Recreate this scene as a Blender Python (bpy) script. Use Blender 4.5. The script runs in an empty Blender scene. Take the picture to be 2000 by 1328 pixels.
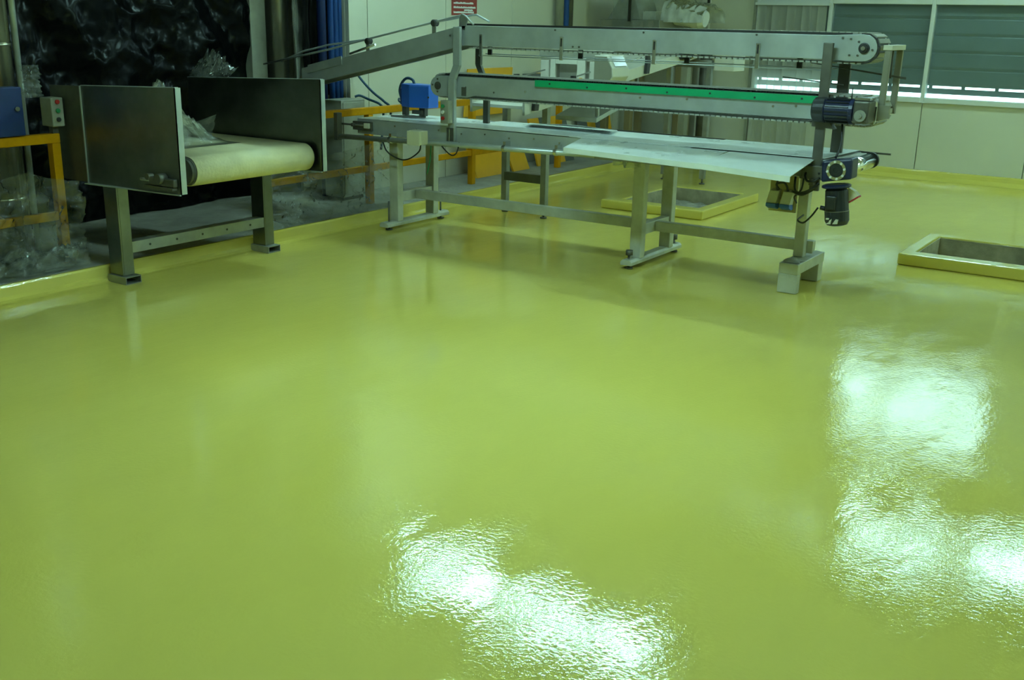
import bpy, bmesh, math, random
from mathutils import Vector, Matrix, noise
random.seed(7)
S = bpy.context.scene
C = S.collection

# ------------------------------------------------------------------ camera
PITCH, YAW, ROLL, FPX = 0.29404, -0.58313, 0.02128, 2070.6
fw = Vector((math.sin(YAW)*math.cos(PITCH), math.cos(YAW)*math.cos(PITCH), -math.sin(PITCH)))
rt = Vector((math.cos(YAW), -math.sin(YAW), 0))
up = rt.cross(fw)
rt2 = math.cos(ROLL)*rt + math.sin(ROLL)*up
up2 = -math.sin(ROLL)*rt + math.cos(ROLL)*up
cam_d = bpy.data.cameras.new('camera')
cam = bpy.data.objects.new('camera', cam_d)
C.objects.link(cam)
m = Matrix((rt2, up2, -fw)).transposed().to_4x4()
m.translation = (0, 0, 1.7)
cam.matrix_world = m
cam_d.sensor_width = 36
cam_d.lens = FPX/2000*36
cam_d.clip_start = 0.05
S.camera = cam

# ------------------------------------------------------------------ world, exposure
LAMP = (0.53, 1.0, 0.95)
DAY = (0.55, 1.0, 1.0)
w = bpy.data.worlds.new('daylight')
S.world = w
w.use_nodes = True
bg = w.node_tree.nodes['Background']
bg.inputs[0].default_value = (*DAY, 1)
bg.inputs[1].default_value = 2.5
if hasattr(S, 'cycles'):
    S.cycles.max_bounces = 6
    S.cycles.diffuse_bounces = 4
    S.cycles.glossy_bounces = 3
    S.cycles.transparent_max_bounces = 8
    S.cycles.caustics_reflective = False
    S.cycles.caustics_refractive = False
S.view_settings.view_transform = 'Standard'
S.view_settings.look = 'None'
S.view_settings.exposure = 1.55
S.view_settings.gamma = 1.0
S.view_settings.use_curve_mapping = False
LAMP_FRONT = 22.0       # tubes above the packing table
LAMP_REAR = 16.0        # tubes near the windows
LAMP_NEAR = 57.0        # tubes above the open floor
FILL_RIGHT = 180.0      # added tubes right of the picture, to brighten the back wall
FILL_BEHIND = 38.0      # added tubes behind the camera, to brighten the steel beams
DAY_PANE = 1.4          # upper window panes

# ------------------------------------------------------------------ materials
MATS = {}
def mat(name, col, rough=0.5, metal=0.0, var=0.0, vscale=6.0, col2=None, bump=0.0, bscale=60.0, spec=0.5, rvar=0.0, coat=0.0):
    mt = bpy.data.materials.new(name)
    mt.use_nodes = True
    nt = mt.node_tree
    b = nt.nodes['Principled BSDF']
    b.inputs['Base Color'].default_value = (*col, 1)
    b.inputs['Roughness'].default_value = rough
    b.inputs['Metallic'].default_value = metal
    b.inputs['Specular IOR Level'].default_value = spec
    b.inputs['Coat Weight'].default_value = coat
    b.inputs['Coat Roughness'].default_value = 0.1
    geo = nt.nodes.new('ShaderNodeNewGeometry')
    if var > 0 or col2 is not None or rvar > 0:
        n = nt.nodes.new('ShaderNodeTexNoise')
        n.inputs['Scale'].default_value = vscale
        n.inputs['Detail'].default_value = 3
        n.inputs['Roughness'].default_value = 0.6
        nt.links.new(geo.outputs['Position'], n.inputs['Vector'])
        rp = nt.nodes.new('ShaderNodeValToRGB')
        rp.color_ramp.elements[0].position = 0.3
        rp.color_ramp.elements[1].position = 0.7
        c2 = col2 if col2 is not None else tuple(c*(1-var) for c in col)
        rp.color_ramp.elements[0].color = (*c2, 1)
        rp.color_ramp.elements[1].color = (*col, 1)
        nt.links.new(n.outputs['Fac'], rp.inputs['Fac'])
        nt.links.new(rp.outputs['Color'], b.inputs['Base Color'])
        if rvar > 0:
            mr = nt.nodes.new('ShaderNodeMapRange')
            mr.inputs['To Min'].default_value = max(0.02, rough-rvar)
            mr.inputs['To Max'].default_value = rough+rvar
            nt.links.new(n.outputs['Fac'], mr.inputs['Value'])
            nt.links.new(mr.outputs['Result'], b.inputs['Roughness'])
    if bump > 0:
        n2 = nt.nodes.new('ShaderNodeTexNoise')
        n2.inputs['Scale'].default_value = bscale
        n2.inputs['Detail'].default_value = 3
        nt.links.new(geo.outputs['Position'], n2.inputs['Vector'])
        bp = nt.nodes.new('ShaderNodeBump')
        bp.inputs['Strength'].default_value = bump
        bp.inputs['Distance'].default_value = 0.01
        nt.links.new(n2.outputs['Fac'], bp.inputs['Height'])
        nt.links.new(bp.outputs['Normal'], b.inputs['Normal'])
    MATS[name] = mt
    return mt

def emit(name, col, strength):
    mt = bpy.data.materials.new(name)
    mt.use_nodes = True
    nt = mt.node_tree
    nt.nodes.remove(nt.nodes['Principled BSDF'])
    e = nt.nodes.new('ShaderNodeEmission')
    e.inputs[0].default_value = (*col, 1)
    e.inputs[1].default_value = strength
    nt.links.new(e.outputs[0], nt.nodes['Material Output'].inputs[0])
    MATS[name] = mt
    return mt

def film(name, tint, gloss_col, gloss, diff_col, diff, rough=0.12, bscale=14.0, bump=0.5, dvar=0.0):
    """thin clear or milky plastic film: see-through, a little milky, shiny on the creases"""
    mt = bpy.data.materials.new(name)
    mt.use_nodes = True
    nt = mt.node_tree
    nt.nodes.remove(nt.nodes['Principled BSDF'])
    tr = nt.nodes.new('ShaderNodeBsdfTransparent'); tr.inputs[0].default_value = (*tint, 1)
    di = nt.nodes.new('ShaderNodeBsdfDiffuse'); di.inputs[0].default_value = (*diff_col, 1)
    tl = nt.nodes.new('ShaderNodeBsdfTranslucent'); tl.inputs[0].default_value = (*diff_col, 1)
    gl = nt.nodes.new('ShaderNodeBsdfGlossy'); gl.inputs[0].default_value = (*gloss_col, 1); gl.inputs['Roughness'].default_value = rough
    m0 = nt.nodes.new('ShaderNodeMixShader'); m0.inputs[0].default_value = 0.4
    nt.links.new(di.outputs[0], m0.inputs[1]); nt.links.new(tl.outputs[0], m0.inputs[2])
    m1 = nt.nodes.new('ShaderNodeMixShader'); m1.inputs[0].default_value = diff
    nt.links.new(tr.outputs[0], m1.inputs[1]); nt.links.new(m0.outputs[0], m1.inputs[2])
    lw = nt.nodes.new('ShaderNodeLayerWeight'); lw.inputs[0].default_value = gloss
    geo = nt.nodes.new('ShaderNodeNewGeometry')
    n2 = nt.nodes.new('ShaderNodeTexNoise'); n2.inputs['Scale'].default_value = bscale; n2.inputs['Detail'].default_value = 4
    nt.links.new(geo.outputs['Position'], n2.inputs['Vector'])
    bp = nt.nodes.new('ShaderNodeBump'); bp.inputs['Strength'].default_value = bump; bp.inputs['Distance'].default_value = 0.03
    nt.links.new(n2.outputs['Fac'], bp.inputs['Height'])
    nt.links.new(bp.outputs['Normal'], gl.inputs['Normal'])
    if dvar > 0:
        mr = nt.nodes.new('ShaderNodeMapRange')
        mr.inputs['From Min'].default_value = 0.35; mr.inputs['From Max'].default_value = 0.7
        mr.inputs['To Min'].default_value = max(0, diff-dvar); mr.inputs['To Max'].default_value = diff+dvar
        n3 = nt.nodes.new('ShaderNodeTexNoise'); n3.inputs['Scale'].default_value = 5.0; n3.inputs['Detail'].default_value = 3
        nt.links.new(geo.outputs['Position'], n3.inputs['Vector'])
        nt.links.new(n3.outputs['Fac'], mr.inputs['Value'])
        nt.links.new(mr.outputs['Result'], m1.inputs[0])
    m2 = nt.nodes.new('ShaderNodeMixShader')
    nt.links.new(lw.outputs['Fresnel'], m2.inputs[0])
    nt.links.new(m1.outputs[0], m2.inputs[1]); nt.links.new(gl.outputs[0], m2.inputs[2])
    nt.links.new(m2.outputs[0], nt.nodes['Material Output'].inputs[0])
    MATS[name] = mt
    return mt

def floor_material(name, col, col2, rough):
    mt = bpy.data.materials.new(name)
    mt.use_nodes = True
    nt = mt.node_tree
    b = nt.nodes['Principled BSDF']
    b.inputs['Specular IOR Level'].default_value = 0.62
    geo = nt.nodes.new('ShaderNodeNewGeometry')
    n = nt.nodes.new('ShaderNodeTexNoise'); n.inputs['Scale'].default_value = 0.9; n.inputs['Detail'].default_value = 4
    mp = nt.nodes.new('ShaderNodeMapping'); mp.inputs['Scale'].default_value = (1.0, 0.45, 1.0)
    nt.links.new(geo.outputs['Position'], mp.inputs['Vector'])
    nt.links.new(mp.outputs['Vector'], n.inputs['Vector'])
    rp = nt.nodes.new('ShaderNodeValToRGB')
    rp.color_ramp.elements[0].position = 0.3; rp.color_ramp.elements[0].color = (*col2, 1)
    rp.color_ramp.elements[1].position = 0.7; rp.color_ramp.elements[1].color = (*col, 1)
    nt.links.new(n.outputs['Fac'], rp.inputs['Fac'])
    nt.links.new(rp.outputs['Color'], b.inputs['Base Color'])
    # trowelled epoxy: patches of differing gloss
    n3 = nt.nodes.new('ShaderNodeTexNoise'); n3.inputs['Scale'].default_value = 2.2; n3.inputs['Detail'].default_value = 3
    nt.links.new(mp.outputs['Vector'], n3.inputs['Vector'])
    mr = nt.nodes.new('ShaderNodeMapRange')
    mr.inputs['From Min'].default_value = 0.3; mr.inputs['From Max'].default_value = 0.7
    mr.inputs['To Min'].default_value = rough*0.7; mr.inputs['To Max'].default_value = rough*1.5
    nt.links.new(n3.outputs['Fac'], mr.inputs['Value'])
    nt.links.new(mr.outputs['Result'], b.inputs['Roughness'])
    # orange-peel grain plus slow undulation
    a = nt.nodes.new('ShaderNodeTexNoise'); a.inputs['Scale'].default_value = 60.0; a.inputs['Detail'].default_value = 3
    c = nt.nodes.new('ShaderNodeTexNoise'); c.inputs['Scale'].default_value = 4.5; c.inputs['Detail'].default_value = 3
    nt.links.new(geo.outputs['Position'], a.inputs['Vector'])
    nt.links.new(mp.outputs['Vector'], c.inputs['Vector'])
    b1 = nt.nodes.new('ShaderNodeBump'); b1.inputs['Strength'].default_value = 0.24; b1.inputs['Distance'].default_value = 0.016
    b2 = nt.nodes.new('ShaderNodeBump'); b2.inputs['Distance'].default_value = 0.006
    pk = nt.nodes.new('ShaderNodeMapRange')
    pk.inputs['From Min'].default_value = 0.35; pk.inputs['From Max'].default_value = 0.65
    pk.inputs['To Min'].default_value = 0.06; pk.inputs['To Max'].default_value = 0.16
    nt.links.new(c.outputs['Fac'], pk.inputs['Value'])
    nt.links.new(pk.outputs['Result'], b2.inputs['Strength'])
    nt.links.new(c.outputs['Fac'], b1.inputs['Height'])
    nt.links.new(a.outputs['Fac'], b2.inputs['Height'])
    nt.links.new(b1.outputs['Normal'], b2.inputs['Normal'])
    nt.links.new(b2.outputs['Normal'], b.inputs['Normal'])
    MATS[name] = mt
    return mt

floor_material('epoxy', (0.71, 0.60, 0.14), (0.67, 0.555, 0.115), 0.045)
mat('cream_panel', (0.62, 0.60, 0.48), 0.42, var=0.06, vscale=1.5)
mat('joint', (0.30, 0.30, 0.22), 0.6)
mat('concrete', (0.34, 0.33, 0.28), 0.75, var=0.35, vscale=5, bump=0.4, bscale=30)
mat('concrete_dark', (0.50, 0.44, 0.27), 0.85, var=0.4, vscale=8, bump=0.7, bscale=25)
mat('rubble', (0.42, 0.40, 0.33), 0.9, var=0.5, vscale=9, bump=0.8, bscale=40)
mat('ceiling_white', (0.62, 0.62, 0.58), 0.8, var=0.05)
mat('dark_wall', (0.03, 0.03, 0.028), 0.8, var=0.3)  # near-black colour paints the shadow inside the wall opening
mat('steel', (0.54, 0.58, 0.59), 0.36, 0.45, var=0.22, vscale=5, rvar=0.08)
mat('steel_dull', (0.38, 0.39, 0.36), 0.48, 0.6, var=0.3, vscale=7, rvar=0.1)
mat('steel_mirror', (0.25, 0.26, 0.22), 0.33, 1.0, var=0.25, vscale=6, rvar=0.08)
mat('steel_dark', (0.16, 0.155, 0.13), 0.5, 0.6, var=0.35, vscale=6)
mat('steel_bright', (0.72, 0.72, 0.70), 0.22, 0.95, var=0.1)
mat('sheet_steel', (0.84, 0.88, 0.87), 0.3, 0.05, var=0.16, vscale=4, rvar=0.1)
mat('chrome', (0.85, 0.85, 0.84), 0.1, 1.0)
mat('duct_metal', (0.60, 0.57, 0.45), 0.26, 0.9, var=0.15, vscale=3)
mat('grey_paint', (0.36, 0.36, 0.29), 0.45, 0.2, var=0.2, vscale=8)
mat('grey_leg', (0.58, 0.58, 0.49), 0.45, 0.15, var=0.25, vscale=9)
mat('yellow_paint', (0.62, 0.27, 0.002), 0.5, var=0.22, vscale=9, spec=0.15)
mat('orange_yellow', (0.85, 0.42, 0.015), 0.45, var=0.1, vscale=6)
mat('stripe_grey', (0.13, 0.14, 0.13), 0.6, var=0.2)
mat('belt_cream', (0.74, 0.66, 0.40), 0.55, var=0.14, vscale=8, bump=0.2, bscale=50)
mat('belt_grey', (0.42, 0.42, 0.37), 0.6, var=0.15, vscale=9)
mat('belt_white', (0.62, 0.61, 0.53), 0.5, var=0.1)
mat('rubber', (0.022, 0.022, 0.02), 0.5)
mat('cable_black', (0.012, 0.014, 0.014), 0.45)
mat('cable_blue', (0.02, 0.07, 0.13), 0.45)
mat('black_film', (0.0025, 0.003, 0.0035), 0.22, var=0.3, vscale=5, bump=0.2, bscale=6, spec=0.12, rvar=0.08)
mat('blue_pipe', (0.02, 0.085, 0.34), 0.35, var=0.2)
mat('blue_box', (0.025, 0.13, 0.55), 0.4, var=0.1)
mat('blue_dark', (0.012, 0.03, 0.13), 0.4, var=0.2)
mat('blue_motor', (0.010, 0.017, 0.07), 0.38, var=0.25, vscale=15)
mat('motor_black', (0.016, 0.02, 0.025), 0.42, var=0.3, vscale=20)
mat('green_guide', (0.0, 0.36, 0.14), 0.45, var=0.08, vscale=10)
mat('cream_plastic', (0.68, 0.64, 0.45), 0.45, var=0.05)
mat('enamel', (0.62, 0.60, 0.51), 0.42, var=0.05)
mat('enamel_dark', (0.24, 0.23, 0.17), 0.5, var=0.1)
mat('board', (0.42, 0.36, 0.16), 0.6, var=0.15)
mat('socket_grey', (0.55, 0.55, 0.46), 0.5, var=0.1)
mat('tan_column', (0.26, 0.20, 0.09), 0.6, var=0.15)
mat('red', (0.45, 0.02, 0.02), 0.5)
mat('sign_red', (0.30, 0.035, 0.022), 0.55, var=0.15, vscale=20)
mat('white', (0.75, 0.75, 0.72), 0.5)
mat('window_frame', (0.66, 0.67, 0.64), 0.4, var=0.05)
mat('shutter', (0.26, 0.295, 0.32), 0.42, 0.15, var=0.1, vscale=3)
mat('green_button', (0.02, 0.25, 0.09), 0.4)
mat('lamp_housing', (0.7, 0.7, 0.68), 0.5)
emit('tube_front', LAMP, LAMP_FRONT)
emit('tube_rear', LAMP, LAMP_REAR)
emit('tube_near', LAMP, LAMP_NEAR)
emit('fill_tube_right', LAMP, FILL_RIGHT)
emit('fill_tube_behind', LAMP, FILL_BEHIND)
emit('day_pane', DAY, DAY_PANE)
film('clear_film', (0.90, 0.93, 0.90), (0.95, 0.97, 0.97), 0.32, (0.70, 0.72, 0.66), 0.17, rough=0.14, bump=0.9, dvar=0.17)
film('milky_film', (0.85, 0.88, 0.85), (0.9, 0.95, 0.95), 0.2, (0.62, 0.64, 0.58), 0.5, rough=0.25, bump=0.4, dvar=0.2)
film('strip_film', (0.88, 0.90, 0.84), (0.9, 0.95, 0.95), 0.25, (0.80, 0.79, 0.72), 0.55, rough=0.15, bump=0.2, bscale=6)
film('white_film', (0.85, 0.88, 0.85), (0.9, 0.95, 0.95), 0.2, (0.78, 0.79, 0.74), 0.8, rough=0.25, bump=0.5, dvar=0.15)
film('pane_glass', (0.90, 0.94, 0.92), (0.9, 0.95, 0.95), 0.12, (0.3, 0.3, 0.3), 0.02, rough=0.03, bump=0.0)

# ------------------------------------------------------------------ geometry helpers
class MB:
    def __init__(s): s.v = []; s.f = []; s.sm = []
    def add(s, vs, fs, smooth=False):
        o = len(s.v)
        s.v += [tuple(v) for v in vs]
        s.f += [tuple(i+o for i in f) for f in fs]
        s.sm += [smooth]*len(fs)
        return s
    def hexa(s, p):
        return s.add(p, [(0,3,2,1),(4,5,6,7),(0,1,5,4),(1,2,6,5),(2,3,7,6),(3,0,4,7)])
    def box(s, x0, x1, y0, y1, z0, z1):
        return s.hexa([(x0,y0,z0),(x1,y0,z0),(x1,y1,z0),(x0,y1,z0),(x0,y0,z1),(x1,y0,z1),(x1,y1,z1),(x0,y1,z1)])
    def beam(s, a, b, wy, hz, up=(0,0,1)):
        """rectangular bar from a to b, width wy (sideways) and height hz"""
        a = Vector(a); b = Vector(b); d = (b-a).normalized(); u = Vector(up)
        sd = d.cross(u).normalized(); u = sd.cross(d).normalized()
        q = []
        for p in (a, b):
            for i, j in ((-1,-1),(1,-1),(1,1),(-1,1)):
                q.append(p + sd*(i*wy/2) + u*(j*hz/2))
        return s.add(q, [(0,1,2,3),(7,6,5,4),(0,4,5,1),(1,5,6,2),(2,6,7,3),(3,7,4,0)])
    def cyl(s, a, b, r, n=16, r2=None, smooth=True, cap=True):
        a = Vector(a); b = Vector(b); d = (b-a).normalized()
        u = Vector((0,0,1)) if abs(d.z) < 0.9 else Vector((1,0,0))
        e1 = d.cross(u).normalized(); e2 = d.cross(e1)
        r2 = r if r2 is None else r2
        vs = []
        for p, rr in ((a, r), (b, r2)):
            for k in range(n):
                t = 2*math.pi*k/n
                vs.append(p + e1*(rr*math.cos(t)) + e2*(rr*math.sin(t)))
        s.add(vs, [(k, (k+1)%n, n+(k+1)%n, n+k) for k in range(n)], smooth)
        if cap:
            o = len(s.v)-2*n
            s.f.append(tuple(o+k for k in reversed(range(n)))); s.sm.append(False)
            s.f.append(tuple(o+n+k for k in range(n))); s.sm.append(False)
        return s
    def lathe(s, a, d, prof, n=20):
        """prof: list of (distance along d, radius)"""
        a = Vector(a); d = Vector(d).normalized()
        u = Vector((0,0,1)) if abs(d.z) < 0.9 else Vector((1,0,0))
        e1 = d.cross(u).normalized(); e2 = d.cross(e1)
        vs = []; fs = []
        for t, r in prof:
            for k in range(n):
                q = 2*math.pi*k/n
                vs.append(a + d*t + e1*(r*math.cos(q)) + e2*(r*math.sin(q)))
        for i in range(len(prof)-1):
            for k in range(n):
                fs.append((i*n+k, i*n+(k+1)%n, (i+1)*n+(k+1)%n, (i+1)*n+k))
        fs.append(tuple(reversed(range(n)))); fs.append(tuple((len(prof)-1)*n+k for k in range(n)))
        return s.add(vs, fs, False)
    def tube(s, pts, r, n=8):
        pts = [Vector(p) for p in pts]
        vs = []; fs = []; prev = None
        for i, p in enumerate(pts):
            d = (pts[min(i+1, len(pts)-1)] - pts[max(i-1, 0)]).normalized()
            if prev is None:
                u = Vector((0,0,1)) if abs(d.z) < 0.9 else Vector((1,0,0))
                e1 = d.cross(u).normalized()
            else:
                e1 = (prev - d*prev.dot(d)).normalized()
            prev = e1
            e2 = d.cross(e1)
            for k in range(n):
                t = 2*math.pi*k/n
                vs.append(p + e1*(r*math.cos(t)) + e2*(r*math.sin(t)))
        for i in range(len(pts)-1):
            for k in range(n):
                fs.append((i*n+k, i*n+(k+1)%n, (i+1)*n+(k+1)%n, (i+1)*n+k))
        fs.append(tuple(reversed(range(n)))); fs.append(tuple((len(pts)-1)*n+k for k in range(n)))
        return s.add(vs, fs, True)
    def prism(s, poly, vec):
        """polygon (3D points) extruded by vec"""
        n = len(poly); v = Vector(vec)
        vs = [Vector(p) for p in poly] + [Vector(p)+v for p in poly]
        fs = [tuple(reversed(range(n))), tuple(range(n, 2*n))] + [(k, (k+1)%n, n+(k+1)%n, n+k) for k in range(n)]
        return s.add(vs, fs)
    def grid(s, fn, nu, nv, smooth=True):
        vs = [fn(i/nu, j/nv) for j in range(nv+1) for i in range(nu+1)]
        fs = [(j*(nu+1)+i, j*(nu+1)+i+1, (j+1)*(nu+1)+i+1, (j+1)*(nu+1)+i) for j in range(nv) for i in range(nu)]
        return s.add(vs, fs, smooth)

def smooth_path(pts, n=6):
    pts = [Vector(p) for p in pts]
    out = []
    P = [2*pts[0]-pts[1]] + pts + [2*pts[-1]-pts[-2]]
    for i in range(1, len(P)-2):
        for k in range(n):
            t = k/n
            a, b, c, d = P[i-1], P[i], P[i+1], P[i+2]
            out.append(0.5*((2*b) + (c-a)*t + (2*a-5*b+4*c-d)*t*t + (3*b-a-3*c+d)*t*t*t))
    out.append(pts[-1])
    return out

def world_loc(o):
    p = Vector(o.location)
    while o.parent:
        o = o.parent; p += Vector(o.location)
    return p

def build(name, mb, material, parent=None, bevel=0.0, origin=None, label=None, kind=None):
    """ONE mesh object; vertices are given in room coordinates"""
    if origin is None:
        xs = [v[0] for v in mb.v]; ys = [v[1] for v in mb.v]; zs = [v[2] for v in mb.v]
        origin = Vector(((min(xs)+max(xs))/2, (min(ys)+max(ys))/2, min(zs)))
    origin = Vector(origin)
    me = bpy.data.meshes.new(name)
    me.from_pydata([tuple(Vector(v)-origin) for v in mb.v], [], mb.f)
    me.materials.append(MATS[material])
    for p, sm in zip(me.polygons, mb.sm): p.use_smooth = sm
    me.update()
    o = bpy.data.objects.new(name, me)
    C.objects.link(o)
    if parent is not None:
        o.parent = parent
        o.location = origin - world_loc(parent)
    else:
        o.location = origin
    if bevel > 0:
        bm_ = o.modifiers.new('bevel', 'BEVEL'); bm_.width = bevel; bm_.segments = 2; bm_.limit_method = 'ANGLE'
    if label: o['label'] = label
    if kind: o['kind'] = kind
    return o

def thing(name, label, cat, loc, group=None):
    o = bpy.data.objects.new(name, None); C.objects.link(o)
    o.location = loc; o.empty_display_size = 0.1
    o['label'] = label; o['category'] = cat
    if group: o['group'] = group
    return o

def tag(o, label, cat, group=None, kind=None):
    o['label'] = label; o['category'] = cat
    if group: o['group'] = group
    if kind: o['kind'] = kind
    return o

def struct(name, mb, material, label=None, bevel=0.0):
    o = build(name, mb, material, bevel=bevel)
    o['kind'] = 'structure'
    if label: o['label'] = label
    return o

def bx(*a): return MB().box(*a)

# ------------------------------------------------------------------ the hall
CEIL = 5.6
XL, YB = -6.75, 13.05            # visible left wall plane, back wall plane
XK = -5.95                       # edge of the concrete walkway
SLAB = 0.10
XR, YN = 7.0, -5.0               # right and rear walls behind the camera

# floor with two pit openings (cells of a rectangular grid)
P1 = (-4.67, -3.90, 8.95, 10.02)   # inner edges
P2 = (-1.79, -0.60, 8.22, 8.96)
xs = sorted([XK, P1[0], P1[1], P2[0], P2[1], XR])
ys = sorted([YN, P2[2], P1[2], P2[3], P1[3], YB])
def cell_in(p, x0, x1, y0, y1): return x0 >= p[0]-1e-6 and x1 <= p[1]+1e-6 and y0 >= p[2]-1e-6 and y1 <= p[3]+1e-6
fb = MB(); vi = {}
vs = []; fs = []
for i in range(len(xs)):
    for j in range(len(ys)):
        vi[(i, j)] = len(vs); vs.append((xs[i], ys[j], 0))
for i in range(len(xs)-1):
    for j in range(len(ys)-1):
        c = (xs[i], xs[i+1], ys[j], ys[j+1])
        if cell_in(P1, *c) or cell_in(P2, *c): continue
        fs.append((vi[(i,j)], vi[(i+1,j)], vi[(i+1,j+1)], vi[(i,j+1)]))
fb.add(vs, fs)
floor = struct('floor', fb, 'epoxy', 'glossy yellow epoxy floor of the production hall')

def pit(p, depth, rub):
    x0, x1, y0, y1 = p
    t = 0.05
    e = 0.008
    h = 0.076
    b = MB()
    b.box(x0-t, x0, y0-t, y1+t, -depth, -0.004).box(x1, x1+t, y0-t, y1+t, -depth, -0.004)
    b.box(x0, x1, y0-t, y0, -depth, -0.004).box(x0, x1, y1, y1+t, -depth, -0.004)
    b.box(x0, x0+e, y0, y1, -depth, h).box(x1-e, x1, y0, y1, -depth, h)
    b.box(x0+e, x1-e, y0, y0+e, -depth, h).box(x0+e, x1-e, y1-e, y1, -depth, h)
    b.box(x0-t, x1+t, y0-t, y1+t, -depth-t, -depth)
    build('pit_lining', b, 'concrete_dark', floor)
    if rub:
        g = MB()
        def fn(u, v):
            x = x0+0.004+u*(x1-x0-0.008); y = y0+0.004+v*(y1-y0-0.008)
            h = noise.noise(Vector((x*7, y*7, 0.3)))*0.04 + noise.noise(Vector((x*22, y*22, 1.3)))*0.018
            return (x, y, -depth+0.19+h+0.05*v)
        g.grid(fn, 40, 40, False)
        build('rubble', g, 'rubble', floor, kind='stuff')
pit(P1, 0.30, True)
pit(P2, 0.45, False)

def kerb(name, outer, inner, h, label):
    ox0, ox1, oy0, oy1 = outer; ix0, ix1, iy0, iy1 = inner
    b = MB()
    vs = []
    for z in (0.001, h):
        vs += [(ox0,oy0,z),(ox1,oy0,z),(ox1,oy1,z),(ox0,oy1,z),(ix0,iy0,z),(ix1,iy0,z),(ix1,iy1,z),(ix0,iy1,z)]
    fs = []
    for k in range(4):
        l = (k+1)%4
        fs += [(k, l, 8+l, 8+k), (4+k, 12+k, 12+l, 4+l), (8+k, 8+l, 12+l, 12+k), (k, 4+k, 4+l, l)]
    b.add(vs, fs)
    return struct(name, b, 'epoxy', label, bevel=0.012)
kerb('trim_1', (-4.83, -3.79, 8.80, 10.17), P1, 0.085, 'raised yellow kerb around the square floor pit behind the conveyor')
kerb('trim_2', (-1.89, -0.50, 8.07, 9.08), P2, 0.088, 'raised yellow kerb around the floor pit at the right edge')

# concrete walkway along the left wall and its yellow upstand
slab = struct('trim_3', bx(-7.6, XK-0.02, YN, YB, 0.0, SLAB), 'concrete', 'raised grey concrete walkway along the left wall')
cv = MB()
prof = [(XK-0.03, SLAB+0.004), (XK-0.005, SLAB+0.004), (XK+0.0, SLAB-0.01), (XK+0.004, 0.035), (XK+0.012, 0.016), (XK+0.03, 0.004), (XK+0.05, 0.001), (XK-0.03, 0.001)]
cv.prism([(x, YN, z) for x, z in prof], (0, YB-YN-0.02, 0))
struct('baseboard_left', cv, 'epoxy', 'yellow coved upstand at the edge of the walkway')
cb = MB()
prof = [(YB, 0.105), (YB-0.03, 0.105), (YB-0.036, 0.09), (YB-0.045, 0.045), (YB-0.07, 0.015), (YB-0.10, 0.001), (YB, 0.001)]
cb.prism([(XK+0.06, y, z) for y, z in prof], (XR-XK-0.06, 0, 0))
struct('baseboard_back', cb, 'epoxy', 'yellow coved skirting along the back wall')

# left wall: plain core, cream panels where the wall stands proud, recess behind the black film
wl = struct('wall_left', bx(-7.9, -7.6, YN, YB, 0, CEIL), 'dark_wall', 'left wall of cream insulated panels with a film-covered opening')
build('wall_core', bx(-7.6, XL-0.05, 7.56, YB, SLAB, CEIL), 'cream_panel', wl)
build('wall_core', bx(-7.6, XL, YN, 2.7, SLAB, CEIL), 'cream_panel', wl)
py = [7.456, 7.712, 8.90, 10.10, 11.30, 12.50, YB]
for a, b_ in zip(py[:-1], py[1:]):
    build('panel', bx(XL-0.05, XL, a+0.004, b_-0.004, SLAB, CEIL), 'cream_panel', wl, bevel=0.004)
build('wall_end', bx(-7.6, XL-0.05, 7.456, 7.56, SLAB, CEIL), 'cream_panel', wl)
struct('trim_4', bx(-7.58, -7.30, 6.795, 6.975, SLAB, CEIL), 'grey_paint', 'pale grey-green post beside the black plastic sheeting', bevel=0.006)

# back wall with the window band
WX = [-5.06, -4.17, -3.0, -1.83, -0.66, 0.51, 1.68]     # window bay lines
ZS, ZT = 0.93, 1.95
wb = struct('wall_back', bx(-7.9, XR, YB+0.45, YB+0.6, 4.99, CEIL), 'cream_panel', 'back wall of cream panels below a band of windows')
pb = [-6.75, -5.72, -4.17, -3.03, -1.88, -0.66, 0.51, 1.68]
build('panel', bx(-7.6, pb[0]-0.004, YB, YB+0.12, 0, CEIL), 'cream_panel', wb)
build('panel', bx(pb[0]+0.004, pb[1]-0.004, YB, YB+0.12, 0, CEIL), 'cream_panel', wb, bevel=0.004)
build('panel', bx(pb[1]+0.004, WX[0], YB, YB+0.12, 0, CEIL), 'cream_panel', wb, bevel=0.004)
for a, b_ in zip(WX[:-1], WX[1:]):
    build('panel', bx(a+0.004, b_-0.004, YB, YB+0.12, 0, ZS-0.06), 'cream_panel', wb, bevel=0.004)
build('panel', bx(WX[-1], XR, YB, YB+0.12, 0, CEIL), 'cream_panel', wb)
build('panel', bx(WX[0], WX[-1], YB, YB+0.12, 5.06, CEIL), 'cream_panel', wb)
build('panel', bx(WX[0], WX[-1], YB, YB+0.12, 3.32, 4.36), 'cream_panel', wb)
build('wall_joint', bx(-7.6, XR, YB+0.10, YB+0.125, 0, ZS-0.08), 'joint', wb)

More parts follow.
